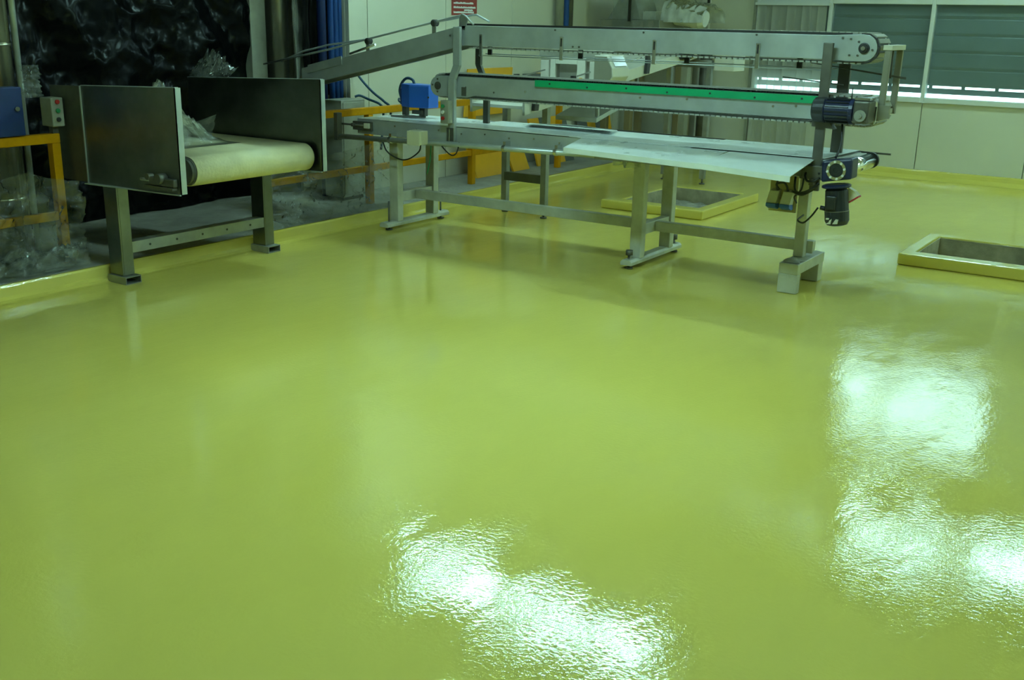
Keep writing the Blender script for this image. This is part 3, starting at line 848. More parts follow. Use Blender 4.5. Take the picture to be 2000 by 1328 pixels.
# battered name plate at the motor's lower end: a dark band with a chipped light emblem
em2 = MB()
em2.prism([(-1.978, 6.486, 0.524), (-1.944, 6.486, 0.526), (-1.938, 6.486, 0.560), (-1.952, 6.486, 0.549), (-1.956, 6.486, 0.536)], (0, 0.012, 0))
em2.prism([(-1.932, 6.486, 0.528), (-1.903, 6.486, 0.532), (-1.899, 6.486, 0.558), (-1.914, 6.486, 0.560)], (0, 0.012, 0))
em2.prism([(-1.975, 6.486, 0.552), (-1.957, 6.486, 0.553), (-1.956, 6.486, 0.562), (-1.974, 6.486, 0.561)], (0, 0.012, 0))
build('emblem', em2, 'enamel', em, kind='stuff')
build('motor_plate_line', MB().lathe((-1.952+0.12*0.137, 6.565, 0.74-0.137), (0.12, 0, -1), [(0, 0.0755), (0.003, 0.0755)], 24), 'enamel_dark', em)
build('cable_gland', MB().cyl((-2.035, 6.55, 0.612), (-2.0, 6.55, 0.608), 0.014, 10), 'motor_black', em)
build('pull_handle', MB().prism([(-1.89, 6.60, 0.745), (-1.85, 6.60, 0.725), (-1.825, 6.60, 0.70), (-1.865, 6.60, 0.655), (-1.90, 6.60, 0.68)], (0, 0.05, 0)), 'cream_plastic', gm)
build('handle_tip', MB().prism([(-1.825, 6.598, 0.70), (-1.82, 6.598, 0.692), (-1.88, 6.598, 0.648), (-1.885, 6.598, 0.655)], (0, 0.054, 0)), 'red', gm)
for pts, r, mm in (
    ([(-2.05, 6.55, 0.610), (-2.09, 6.56, 0.55), (-2.15, 6.60, 0.495), (-2.22, 6.70, 0.49), (-2.235, 6.85, 0.50)], 0.006, 'cable_black'),
    ([(-2.05, 6.52, 0.765), (-2.08, 6.52, 0.735), (-2.15, 6.54, 0.695), (-2.22, 6.60, 0.69), (-2.28, 6.75, 0.73), (-2.285, 6.78, 0.79)], 0.008, 'cable_black'),
    ([(-2.06, 6.53, 0.76), (-2.09, 6.53, 0.72), (-2.16, 6.54, 0.68), (-2.24, 6.60, 0.685)], 0.008, 'cable_black'),
    ([(-2.18, 6.60, 0.80), (-2.17, 6.58, 0.76), (-2.18, 6.58, 0.70), (-2.23, 6.62, 0.65), (-2.24, 6.7, 0.60)], 0.006, 'cable_black'),
    ([(-2.05, 6.52, 0.80), (-2.08, 6.50, 0.775), (-2.13, 6.52, 0.775), (-2.16, 6.58, 0.81), (-2.12, 6.61, 0.835), (-2.07, 6.58, 0.815)], 0.008, 'cable_black'),
    ([(-1.98, 6.57, 0.92), (-1.965, 6.60, 1.0), (-1.985, 6.65, 1.12)], 0.007, 'cable_black')):
    build('cable', MB().tube(smooth_path(pts, 6), r, 7), mm, mc)
build('under_bracket', MB().box(-2.20, -2.03, 6.58, 6.64, 0.775, 0.86).box(-2.13, -2.10, 6.56, 6.64, 0.74, 0.78), 'steel_dark', mc, bevel=0.004)

# --- socket board below the shelf
sb = build('socket_board', MB().box(-2.46, -2.275, 6.80, 6.815, 0.515, 0.79), 'tan_column', mc)
sb.data.materials[0] = MATS['board']
for x in (-2.415, -2.322):
    so = build('socket_outlet', MB().prism([(x-0.032, 6.80, 0.665), (x-0.032, 6.755, 0.655), (x-0.042, 6.73, 0.575), (x-0.042, 6.80, 0.565)], (0.068, 0, 0)), 'socket_grey', mc, bevel=0.004)
    build('socket_lid', MB().prism([(x-0.04, 6.722, 0.575), (x-0.04, 6.722, 0.553), (x-0.036, 6.76, 0.535), (x-0.036, 6.79, 0.54), (x-0.04, 6.79, 0.57)], (0.068, 0, 0)), 'blue_box', so, bevel=0.003)
build('cable', MB().tube(smooth_path([(-2.385, 6.76, 0.665), (-2.40, 6.745, 0.70), (-2.35, 6.74, 0.715), (-2.33, 6.75, 0.69), (-2.325, 6.76, 0.66)], 6), 0.007, 7), 'cable_black', mc)
build('cable', MB().tube(smooth_path([(-2.395, 6.76, 0.66), (-2.40, 6.75, 0.70), (-2.39, 6.76, 0.745), (-2.39, 6.79, 0.78)], 6), 0.007, 7), 'cable_black', mc)

# --- push-button station on the left upright
ps = build('push_button_station', MB().box(-5.025, -4.945, 6.555, 6.612, 0.925, 1.098), 'grey_paint', mc, bevel=0.006)
for z, mm in ((1.055, 'green_button'), (1.01, 'white'), (0.965, 'red')):
    build('button', MB().cyl((-4.995, 6.555, z), (-4.995, 6.543, z), 0.014, 12), mm, ps)
# --- cream junction box on the pipe
jb = build('junction_box', MB().box(-5.27, -5.145, 6.47, 6.56, 0.755, 0.862), 'cream_plastic', mc, bevel=0.008)
build('junction_box_lid', MB().box(-5.275, -5.15, 6.458, 6.47, 0.75, 0.857), 'cream_plastic', jb, bevel=0.004)
build('cable', MB().tube(smooth_path([(-5.02, 6.57, 0.75), (-4.96, 6.56, 0.71), (-4.91, 6.56, 0.69), (-4.87, 6.56, 0.715), (-4.86, 6.58, 0.79)], 6), 0.005, 6), 'cable_black', mc)
build('cable', MB().tube(smooth_path([(-5.66, 6.62, 0.745), (-5.62, 6.63, 0.655), (-5.52, 6.66, 0.60), (-5.42, 6.66, 0.61), (-5.30, 6.64, 0.68), (-5.25, 6.60, 0.75)], 6), 0.006, 6), 'cable_black', mc)
build('green_cable', MB().tube(smooth_path([(-5.21, 6.68, 0.75), (-5.22, 6.68, 0.62), (-5.26, 6.69, 0.50)], 5), 0.005, 6), 'green_button', mc)

# loose bent sheet lying on the table
b = MB()
def bent(u, v):
    x = -4.52+u*0.78-0.10*v
    y = 6.94+v*0.26
    z = 0.910 + 0.052*(1-v)*math.sin(math.pi*(0.14+0.80*u))**0.7*(0.5+0.5*u) 
    return (x, y, z)
b.grid(bent, 16, 4)
ls = build('loose_steel_sheet', b, 'sheet_steel')
sol = ls.modifiers.new('thickness', 'SOLIDIFY'); sol.thickness = 0.003; sol.offset = 1
tag(ls, 'loose bent steel sheet with a lifted front edge lying on the packing table', 'sheet')

# blue control box on a stand at the left end of the table
bbx = thing('blue_control_box', 'blue electrical box on a small stand at the left end of the packing table', 'box', (-5.62, 7.0, 0.901))
c_ = build('case', MB().prism([(-5.765, 6.99, 0.985), (-5.635, 6.94, 0.985), (-5.46, 6.97, 0.985), (-5.46, 7.10, 0.985), (-5.765, 7.12, 0.985)], (0, 0, 0.185)), 'blue_box', bbx, bevel=0.005)
build('lid', MB().prism([(-5.64, 6.935, 0.99), (-5.455, 6.962, 0.99), (-5.455, 6.972, 0.99), (-5.64, 6.945, 0.99)], (0, 0, 0.172)), 'blue_box', c_, bevel=0.003)
build('latch', MB().cyl((-5.463, 6.97, 1.075), (-5.45, 6.95, 1.075), 0.008, 8), 'rubber', c_)
build('side_switch', MB().box(-5.785, -5.764, 7.0, 7.10, 1.0, 1.13), 'blue_dark', c_, bevel=0.003)
st = MB().box(-5.765, -5.72, 7.0, 7.04, 0.915, 0.985).box(-5.60, -5.54, 7.02, 7.06, 0.915, 0.985).box(-5.66, -5.56, 7.0, 7.05, 0.93, 0.96)
build('stand', st, 'steel_dark', bbx)
build('base_plate', MB().prism([(-5.83, 6.93, 0.9012), (-5.69, 6.93, 0.9012), (-5.56, 7.06, 0.9012), (-5.70, 7.06, 0.9012)], (0, 0, 0.012)), 'steel_dark', bbx)
build('cable', MB().tube(smooth_path([(-5.68, 7.06, 1.165), (-5.70, 7.06, 1.20), (-5.76, 7.06, 1.21), (-5.82, 7.07, 1.17), (-5.87, 7.10, 1.10), (-5.93, 7.2, 1.02)], 6), 0.012, 8), 'cable_blue', bbx)
build('cable', MB().tube(smooth_path([(-5.93, 7.2, 1.02), (-5.88, 7.1, 1.035), (-5.82, 7.03, 1.02), (-5.77, 7.03, 1.0)], 6), 0.008, 8), 'cable_blue', bbx)

# ------------------------------------------------------------------ belt conveyor with tall side plates (left)
hc = thing('hopper_conveyor', 'cream belt conveyor between two tall dark steel side plates at the left', 'conveyor', (-5.85, 4.86, 0))
def side_plate(y, x0, x1, zl0, zl1, zr0, zr1, dirn):
    """vertical plate with folded flanges; left edge zl0..zl1, right edge zr0..zr1"""
    b = MB()
    b.prism([(x0, y, zl0), (x1, y, zr0), (x1, y, zr1), (x0, y, zl1)], (0, 0.006, 0))
    o = build('side_plate', b, 'steel_mirror', hc)
    fl = MB()
    fl.prism([(x1, y, zr0), (x1, y+0.045, zr0), (x1, y+0.045, zr1), (x1, y, zr1)], (-0.005, 0, 0))
    build('end_flange', fl, 'steel', o)  # flanges paler than their plate: paints the light on one folded sheet
    fl = MB()
    fl.prism([(x0, y+0.0, zl1), (x1, y+0.0, zr1), (x1, y+0.03, zr1), (x0, y+0.03, zl1)], (0, 0, 0.004))
    build('top_flange', fl, 'steel', o)
    fl = MB()
    xm = x0+0.62*(x1-x0)
    zm = zl0+0.62*(zr0-zl0)
    fl.prism([(x0, y-0.035, zl0), (x1, y-0.012, zr0), (x1, y, zr0), (x0, y, zl0)], (0, 0, -0.006))
    build('bottom_flange', fl, 'steel', o)
    return o
sp = side_plate(4.16, -6.02, -5.13, 0.64, 1.245, 0.653, 1.276, 1)
build('back_plate', MB().prism([(-6.35, 4.165, 0.64), (-6.02, 4.165, 0.64), (-6.02, 4.165, 1.243), (-6.35, 4.165, 1.235)], (0, 0.006, 0)), 'steel_dark', hc)
build('plate_seam', MB().beam((-6.02, 4.156, 0.64), (-6.02, 4.156, 1.245), 0.010, 0.006, up=(0, 1, 0)), 'steel', sp)
side_plate(5.50, -6.62, -5.255, 0.62, 1.228, 0.643, 1.274, 1)
# belt
RB = 0.088
zc = 0.742
xr = -5.388
pts = loop_path(-6.75, xr, zc, RB, 14)
lb = MB(); vs = []
for x, z in pts: vs += [(x, 4.43, z), (x, 5.46, z)]
n = len(pts)
lb.add(vs, [(2*k, 2*k+1, (2*k+3) % (2*n), (2*k+2) % (2*n)) for k in range(n)], True)
ob = build('belt', lb, 'belt_cream', hc)
sol = ob.modifiers.new('thickness', 'SOLIDIFY'); sol.thickness = 0.006
ro = build('roller', MB().cyl((xr, 4.40, zc), (xr, 5.48, zc), RB-0.008, 28), 'steel_dark', hc)
build('roller_rim', MB().lathe((xr, 4.43, zc), (0, -1, 0), [(0, RB-0.002), (0.01, RB-0.002), (0.01, RB-0.02), (0.004, RB-0.022)], 28), 'steel_dark', ro)
build('shaft', MB().cyl((xr, 4.12, zc), (xr, 4.34, zc), 0.02, 12), 'steel_dark', ro)
bk = build('bearing_block', MB().box(-5.38, -5.15, 4.125, 4.158, 0.695, 0.745), 'steel_dark', hc, bevel=0.008)
build('bearing_rail', MB().box(-5.42, -5.16, 4.12, 4.157, 0.678, 0.692), 'steel_dark', bk)
build('bearing_screw', MB().cyl((-5.47, 4.14, 0.72), (-5.38, 4.14, 0.72), 0.010, 8), 'steel', bk)
build('bearing_housing', MB().cyl((-5.27, 4.158, 0.74), (-5.27, 4.10, 0.74), 0.032, 14), 'steel_dark', bk)
# belt bed between the plates
build('bed', MB().box(-6.7, -5.49, 4.43, 5.46, 0.69, 0.80), 'steel_dark', hc)
# legs
for y in (4.19, 5.435):
    lg = MB()
    lg.box(-5.925, -5.795, y, y+0.012, 0.05, 0.66).box(-5.807, -5.795, y+0.012, y+0.09, 0.05, 0.66).box(-5.925, -5.807, y+0.078, y+0.09, 0.05, 0.66)
    l_ = build('leg', lg, 'steel_mirror', hc, bevel=0.003)
    ft = MB()
    x0, x1, y0, y1, z0, z1, t = -5.93, -5.745, y-0.02, y+0.10, 0.001, 0.05, 0.005
    ft.box(x0, x1, y0, y0+t, z0, z1).box(x0, x1, y1-t, y1, z0, z1).box(x0, x1, y0+t, y1-t, z1-t, z1).box(x0, x1, y0+t, y1-t, z0, z0+t)
    build('foot', ft, 'steel_dull', l_)
bm_ = MB().box(-5.88, -5.80, 4.28, 5.435, 0.252, 0.262).box(-5.81, -5.80, 4.28, 5.435, 0.19, 0.252)
cr = build('cross_brace', bm_, 'steel_dull', hc)
ho = MB()
for k in range(5):
    y = 4.42+k*0.22
    ho.cyl((-5.801, y, 0.226), (-5.797, y, 0.226), 0.008, 8)
build('brace_holes', ho, 'rubber', cr)

# ------------------------------------------------------------------ yellow railings along the walkway
def railing(y0, y1, posts, label, ends):
    o = thing('safety_railing', label, 'railing', (-6.25, (y0+y1)/2, SLAB))
    build('top_rail', MB().box(-6.28, -6.22, y0, y1, 0.88, 0.94), 'yellow_paint', o, bevel=0.005)
    build('lower_rail', MB().box(-6.27, -6.23, y0+(0.03 if ends[0] else 0), y1-(0.03 if ends[1] else 0), 0.385, 0.44), 'yellow_paint', o, bevel=0.005)
    for y in posts:
        build('post', MB().box(-6.279, -6.221, y-0.029, y+0.029, SLAB, 0.88), 'yellow_paint', o, bevel=0.004)
    return o
railing(-2.0, 4.12, (4.09, 1.4, -1.2), 'yellow steel safety railing at the left edge of the picture', (0, 1))
railing(5.75, 10.42, (5.80, 7.13, 8.67, 10.33), 'yellow steel safety railing running behind the packing table', (1, 1))

# ------------------------------------------------------------------ control boxes at the left edge
o = thing('wall_switch_box', 'dark blue switch box fixed above the left railing', 'box', (-6.25, 3.80, 0.94))
cs = build('case', MB().box(-6.30, -6.20, 3.66, 3.875, 0.945, 1.24), 'blue_dark', o, bevel=0.006)
build('knob', MB().cyl((-6.20, 3.83, 1.11), (-6.185, 3.83, 1.11), 0.014, 10), 'steel_bright', cs)
build('bracket', MB().box(-6.27, -6.23, 3.74, 3.80, 0.941, 0.946), 'steel_dark', o)
o = thing('button_station', 'grey push-button station standing on the end of the left railing', 'control box', (-6.25, 4.1, 0.94))
cs = build('case', MB().box(-6.31, -6.19, 4.06, 4.145, 0.985, 1.165), 'grey_paint', o, bevel=0.007)
for z, mm in ((1.14, 'red'), (1.085, 'green_button'), (1.03, 'rubber')):
    build('button', MB().cyl((-6.19, 4.10, z), (-6.178, 4.10, z), 0.014, 10), mm, cs)
build('bracket', MB().box(-6.27, -6.23, 4.08, 4.12, 0.941, 0.985), 'steel_dark', o)

# ------------------------------------------------------------------ ducts and pipes of the recess
o = thing('ventilation_duct', 'shiny round metal duct rising at the far left edge', 'duct', (-6.60, 3.95, SLAB))
build('duct_shell', MB().cyl((-6.60, 3.93, SLAB), (-6.60, 3.93, CEIL), 0.135, 32), 'duct_metal', o)
for z in (1.47, 0.5):
    build('seam_band', MB().cyl((-6.60, 3.93, z), (-6.60, 3.93, z+0.018), 0.139, 32), 'duct_metal', o)
build('edge_pipe', MB().cyl((-6.50, 4.06, SLAB), (-6.50, 4.06, CEIL), 0.02, 12), 'steel', o)
o = thing('ventilation_duct', 'round metal duct between the grey-green post and the blue pipes', 'duct', (-7.36, 7.18, SLAB))
build('duct_shell', MB().cyl((-7.36, 7.19, SLAB), (-7.36, 7.19, CEIL), 0.15, 32), 'duct_metal', o)
build('edge_pipe', MB().cyl((-7.22, 7.265, SLAB), (-7.22, 7.265, CEIL), 0.022, 12), 'chrome', o)
for k, (y, r) in enumerate(((7.20, 0.04), (7.315, 0.028), (7.375, 0.028), (7.43, 0.024))):
    pipe = build('blue_pipe', MB().cyl((-6.84, y, SLAB), (-6.84, y, CEIL), r, 16), 'blue_pipe' if k else 'blue_dark')
    tag(pipe, ['dark blue vertical pipe half hidden by black plastic', 'leftmost bright blue vertical pipe beside the cream wall', 'middle bright blue vertical pipe beside the cream wall', 'bright blue vertical pipe closest to the cream wall'][k], 'pipe', 'blue pipes')
o = thing('grey_cabinet', 'small grey steel cabinet below the blue pipes behind the railing', 'cabinet', (-6.62, 7.30, SLAB))
cs = build('body', MB().box(-6.72, -6.50, 7.06, 7.37, SLAB+0.03, 0.985), 'grey_paint', o, bevel=0.006)
build('door', MB().box(-6.50, -6.49, 7.075, 7.355, SLAB+0.06, 0.965), 'grey_paint', o, bevel=0.003)
build('plinth', MB().box(-6.70, -6.52, 7.08, 7.35, SLAB+0.001, SLAB+0.03), 'steel_dark', o)
for k, pts in enumerate((
    [(-6.74, 7.46, 1.28), (-6.66, 7.50, 1.15), (-6.52, 7.50, 1.04), (-6.40, 7.52, 0.96), (-6.31, 7.50, 0.89), (-6.30, 7.46, 0.6)],
    [(-6.60, 7.35, 1.0), (-6.57, 7.385, 1.01), (-6.50, 7.42, 0.98), (-6.36, 7.42, 0.94), (-6.31, 7.40, 0.86), (-6.31, 7.36, 0.55)])):
    cb_ = build('cable', MB().tube(smooth_path(pts, 6), 0.011, 8), 'cable_blue')
    tag(cb_, ['dark cable hanging from the blue pipes down to the railing', 'dark cable arching from the top of the grey cabinet'][k], 'cable', 'cables behind the railing')

# ------------------------------------------------------------------ plastic films
def ridge(x): return 1-abs(x)
def cr(u, v, s=1.0, seed=0.0):
    a = noise.noise(Vector((u*2.3*s+seed, v*2.3*s, seed)))
    b = 1-2*abs(noise.noise(Vector((u*4.1*s+seed*2, v*4.1*s+3, seed+5))))
    c = 1-2*abs(noise.noise(Vector((u*9.7*s, v*9.7*s+seed, seed+9))))
    return 0.55*a+0.30*b+0.13*c

b = MB()
def blk(u, v):
    y = 3.75+u*3.06; z = 0.11+v*3.4
    # folds running down to the right, gathered towards the conveyor mouth
    q = (y-3.55)*0.95 + (z-0.9)*0.55
    d = 0.030*math.sin(q*7.5+1.2*noise.noise(Vector((y*0.9, z*0.9, 2))))
    d += 0.012*math.sin(q*15+2.0*noise.noise(Vector((y*1.5, z*1.2, 7))))
    d += 0.10*cr(y*0.7, z*0.7, 1.0, 3.1) + 0.03*cr(y*2.0, z*2.0, 1.0, 8.0)
    return (-7.38+d*0.9, y, z)
b.grid(blk, 150, 150, True)
bf = build('black_plastic_sheet', b, 'black_film')
tag(bf, 'wrinkled black plastic sheeting hung over the opening in the left wall', 'plastic sheet')
b = MB()
def blk2(u, v):
    y = 7.06+u*0.30; z = 1.0+v*3.2
    return (-6.92+0.03*math.sin(u*13+1.5*noise.noise(Vector((u, z, 1))))+0.03*cr(u, z, 1.5, 4.0), y+0.02*math.sin(z*3), z)
b.grid(blk2, 30, 60, True)
o = build('black_plastic_drape', b, 'black_film')
tag(o, 'narrow black plastic drape hanging over the blue pipes', 'plastic sheet')
b = MB()
b.grid(lambda u, v: (-6.97+0.03*cr(u*1.5, v*3, 1.2, 6.0), 6.99+u*0.17-0.05*v*(1-u), 1.16+v*1.6), 14, 40, True)
o = build('clear_plastic_drape', b, 'clear_film')
tag(o, 'strip of clear plastic hanging beside the round duct', 'plastic film')

def drape(name, fn, nu, nv, label, material='clear_film', group='clear plastic dust sheets'):
    g_ = MB(); g_.grid(fn, nu, nv, True)
    o_ = build(name, g_, material)
    tag(o_, label, 'plastic film', group)
    return o_
# over the lower left railing
def f1_(u, v):
    y = 3.30+u*0.84
    z = 0.105 + v*(0.62-0.22*abs(u-0.55))
    c = cr(u*1.6, v*1.4, 1.6, 1.0)+0.45*cr(u*6, v*2.2, 1.5, 2.0)
    return (-6.14+0.07*c+0.03*(1-v)**2+0.02*math.sin(u*17+v*4), y+0.03*c, z+0.02*c)
drape('clear_plastic_sheet', f1_, 90, 60, 'crumpled clear plastic sheet hanging over the lower left railing')
def f1b(u, v):
    y = 3.45+u*0.66
    c = cr(u*2, v*2, 1.6, 5.0)
    return (-6.02-0.16*v+0.05*c, y, 0.112+0.16*max(0, math.sin(math.pi*v))*(0.6+0.6*c)+0.02*max(0, c))
drape('clear_plastic_heap', f1b, 34, 24, 'heap of clear plastic film lying on the walkway below the left railing')
def f2_(u, v):
    y = 5.62+u*1.65
    top = 0.50+0.16*u
    z = 0.106 + v*(top-0.1)
    c = cr(u*2.2, v*1.4, 1.6, 12.0)+0.45*cr(u*9, v*2.2, 1.5, 14.0)
    return (-6.16+0.09*c+0.16*(1-v)**2.2, y+0.03*c, z+0.015*c)
drape('clear_plastic_sheet', f2_, 120, 60, 'clear plastic sheet draped over the lower rail behind the packing table')
def f3_(u, v):
    x = -6.55+u*0.85; y = 4.45+v*0.72
    c = cr(u*2.2, v*2.2, 1.5, 21.0)
    h = math.sin(math.pi*min(1, u*1.15))*math.sin(math.pi*v)
    return (x, y, 0.838+max(0.0, 0.27*h*(0.85+1.1*c)))
drape('clear_plastic_heap', f3_, 40, 40, 'crumpled clear plastic film lying on the cream belt')
def f3b(u, v):
    y = 4.38+u*0.62
    c = cr(u*2, v*2, 1.5, 31.0)
    return (-5.92+0.16*v+0.05*c, y+0.08*(1-v), 0.842+v*(0.06+0.13*u)+0.02*c)
drape('clear_plastic_flap', f3b, 24, 16, 'upright flap of clear plastic film at the back of the cream belt')
def f4_(u, v):
    x = -6.58+u*0.42; y = 5.46+v*0.10
    c = cr(u*3, v*2, 1.6, 44.0)
    return (x+0.03*c, y+0.05*c, 1.238+0.17*v*max(0.15, (0.75+1.1*c))*(0.4+0.6*math.sin(math.pi*min(1, u+0.1))))
drape('clear_plastic_heap', f4_, 30, 18, 'tuft of clear plastic film on top of the far side plate')
def f5_(u, v):
    c = cr(u*2, v*3, 1.5, 52.0)
    return (-6.36+0.04*c, 3.97+u*0.13+0.02*c, 1.16+v*0.20)
drape('clear_plastic_bag', f5_, 14, 24, 'small clear plastic bag hanging above the grey button station', 'clear_film')

# ------------------------------------------------------------------ left wall fittings
o = thing('red_notice', 'red notice with lines of white lettering on the cream wall', 'sign', (XL+0.006, 9.2, 1.73))
nb = build('board', MB().box(XL+0.001, XL+0.006, 8.99, 9.425, 1.725, 2.10), 'sign_red', o)
rows = [(1.835, 9.02, 9.36), (1.793, 9.02, 9.40), (1.766, 9.20, 9.35), (1.745, 9.02, 9.37), (1.88, 9.02, 9.39), (1.925, 9.02, 9.30), (1.97, 9.02, 9.39), (2.02, 9.06, 9.36)]
for z, y0, y1 in rows:
    tx = MB(); y = y0
    while y < y1:
        wl_ = random.uniform(0.010, 0.020)
        hh = random.choice((0.014, 0.017, 0.019))
        tx.box(XL+0.006, XL+0.008, y, min(y+wl_, y1), z, z+hh)
        y += wl_+0.0035
    build('text_line', tx, 'white', nb)
b = MB().box(XL+0.001, XL+0.10, 9.17, 10.04, 0.70, 1.185)
o = thing('yellow_guard', 'yellow steel guard panel fixed to the cream wall', 'guard panel', (XL+0.05, 9.6, 0.70))
build('panel', MB().prism([(XL+0.03, 9.16, 0.70), (XL+0.05, 9.16, 0.70), (XL+0.05, 9.22, 1.19), (XL+0.03, 9.22, 1.19)], (0, 0.84, 0)), 'orange_yellow', o, bevel=0.004)
build('bracket', MB().box(XL+0.001, XL+0.03, 9.3, 9.36, 0.85, 1.1).box(XL+0.001, XL+0.03, 9.8, 9.86, 0.85, 1.1), 'steel_dark', o)
build('shelf', MB().box(XL+0.001, XL+0.16, 9.06, 9.20, 1.13, 1.14), 'steel', o)
o = thing('hazard_bumper', 'black and yellow striped bumper beam fixed high on the wall', 'bumper', (XL+0.06, 10.65, 1.03))
seg = [(10.33, 10.55, 'stripe_grey'), (10.55, 10.71, 'orange_yellow'), (10.71, 10.84, 'stripe_grey'), (10.84, 10.96, 'orange_yellow'), (10.96, 11.1, 'stripe_grey')]
for a, c, m_ in seg:
    build('stripe_block', MB().box(XL+0.001, XL+0.12, a, c, 1.02, 1.11), m_, o)
def hazard(y0, y1, x, z0, z1, first, label, nstr, tilt=0.0):
    o = thing('hazard_board', label, 'board', (x, (y0+y1)/2, z0), 'striped hazard boards')
    wdt = (y1-y0)/nstr
    for k in range(nstr):
        yy = y0+k*wdt
        m_ = 'orange_yellow' if (k+first) % 2 == 0 else 'stripe_grey'
        build('stripe_panel', MB().prism([(x, yy, z0), (x, yy+wdt, z0), (x-tilt, yy+wdt, z1), (x-tilt, yy, z1)], (-0.025, 0, 0)), m_, o)
    return o
hazard(9.02, 9.62, -6.42, SLAB+0.002, 0.55, 0, 'yellow board leaning between the railing and the wall', 1, 0.20)
hazard(9.70, 10.02, -6.42, SLAB+0.002, 0.55, 0, 'narrow yellow board beside the dark recess below the table', 1, 0.20)
hazard(10.25, 11.05, -6.45, SLAB+0.002, 0.62, 0, 'yellow and grey striped board behind the last railing post', 4, 0.15)
hazard(11.45, 12.25, -6.55, SLAB+0.002, 0.62, 1, 'yellow and grey striped board near the far corner', 4, 0.12)
# vertical pipes on the left wall
for k, (y, r, m_) in enumerate(((10.98, 0.05, 'grey_paint'), (11.10, 0.05, 'blue_pipe'), (11.20, 0.045, 'steel_dark'))):
    p_ = build('wall_pipe', MB().cyl((XL+0.07, y, 0.95 if k else 1.12), (XL+0.07, y, CEIL), r, 14), m_)
    tag(p_, ['grey vertical pipe on the cream wall, left of the blue one', 'thin blue vertical pipe in the middle of the wall pipe trio', 'dark vertical pipe on the cream wall, right of the blue one'][k], 'pipe', 'wall pipes above the weigher')

# ------------------------------------------------------------------ inclined white conveyor with metal detector (background)
ic = thing('inclined_conveyor', 'cream inclined conveyor running behind the packing table towards the far wall', 'conveyor', (-5.08, 9.3, 0))
def zc_(y): return 0.975+0.12*(y-7.7)
for x in (-4.83, -5.36):
    b = MB().prism([(x-0.012, 7.42, zc_(7.42)), (x-0.012, 10.75, zc_(10.75)), (x-0.012, 10.75, zc_(10.75)+0.105), (x-0.012, 7.42, zc_(7.42)+0.105)], (0.024, 0, 0))
    build('side_rail', b, 'enamel', ic, bevel=0.004)
b = MB().prism([(-5.345, 7.42, zc_(7.42)+0.05), (-5.345, 10.75, zc_(10.75)+0.05), (-5.345, 10.75, zc_(10.75)+0.075), (-5.345, 7.42, zc_(7.42)+0.075)], (0.50, 0, 0))
build('belt', b, 'belt_white', ic)
build('end_roller', MB().cyl((-5.34, 10.78, zc_(10.75)+0.06), (-4.85, 10.78, zc_(10.75)+0.06), 0.06, 20), 'rubber', ic)
for x, y, z1 in ((-4.95, 7.97, zc_(7.97)), (-5.42, 8.05, zc_(8.05)), (-4.72, 10.88, 1.30), (-5.22, 10.95, 1.30)):
    l_ = build('leg', MB().box(x-0.028, x+0.028, y-0.028, y+0.028, 0.06, z1+0.02), 'steel_dull', ic, bevel=0.003)
    build('adjusting_foot', MB().cyl((x, y, 0.012), (x, y, 0.06), 0.010, 8).cyl((x, y, 0.001), (x, y, 0.014), 0.03, 12), 'steel_dark', l_)
build('leg_tie', MB().box(-5.392, -4.978, 7.985, 8.03, 0.30, 0.375), 'steel_dark', ic)
build('leg_tie', MB().box(-5.20, -4.74, 10.89, 10.94, 1.24, 1.32), 'steel_dull', ic)
b = MB()
for y in (7.55, 8.15, 9.55):
    build('guide_post', MB().prism([(-4.815, y-0.03, zc_(y)+0.02), (-4.815, y+0.03, zc_(y)+0.02), (-4.815, y+0.05, zc_(y)+0.13), (-4.815, y+0.02, zc_(y)+0.21), (-4.815, y-0.02, zc_(y)+0.21), (-4.815, y-0.02, zc_(y)+0.12)], (0.03, 0, 0)), 'rubber', ic)
    build('guide_post', MB().box(-5.40, -5.375, y-0.03, y+0.03, zc_(y)+0.02, zc_(y)+0.2), 'rubber', ic)
for x in (-4.86, -5.34):
    build('guide_rail', MB().cyl((x, 7.4, zc_(7.4)+0.18), (x, 8.55, zc_(8.55)+0.18), 0.007, 6), 'steel_bright', ic)
    build('guide_rail', MB().cyl((x, 9.0, zc_(9.0)+0.17), (x, 10.7, zc_(10.7)+0.17), 0.007, 6), 'steel_bright', ic)
build('hand_lever', MB().cyl((-4.80, 7.66, 1.12), (-4.74, 7.52, 1.14), 0.007, 6), 'rubber', ic)
build('motor', MB().lathe((-4.80, 10.30, zc_(10.3)+0.12), (0, 1, 0), [(0, 0.06), (0.02, 0.075), (0.16, 0.075), (0.18, 0.06)], 18), 'motor_black', ic)
build('motor_cap', MB().lathe((-4.80, 10.49, zc_(10.49)+0.10), (0, 1, 0), [(0, 0.075), (0.05, 0.075), (0.06, 0.06)], 18), 'enamel', ic)
build('end_box', MB().box(-4.62, -4.40, 10.75, 11.05, 1.22, 1.43), 'enamel', ic, bevel=0.006)
build('end_box_bracket', MB().box(-4.74, -4.62, 10.86, 10.90, 1.24, 1.30), 'steel_dull', ic)
build('lower_chute', MB().prism([(-5.30, 8.7, 0.80), (-4.86, 8.7, 0.80), (-4.86, 9.6, 1.0), (-5.30, 9.6, 1.0)], (0, 0, 0.04)), 'steel', ic)
build('chute_strut', MB().box(-4.90, -4.87, 8.74, 8.77, 0.84, 1.10).box(-4.90, -4.87, 9.5, 9.53, 1.0, 1.19), 'steel_dull', ic)
md = thing('metal_detector', 'pale enamel metal detector head with a square opening over the inclined conveyor', 'machine', (-5.08, 8.75, 1.0))
b = MB()
x0, x1, z0, z1, y0, y1 = -5.42, -4.80, 1.165, 1.415, 8.60, 9.02
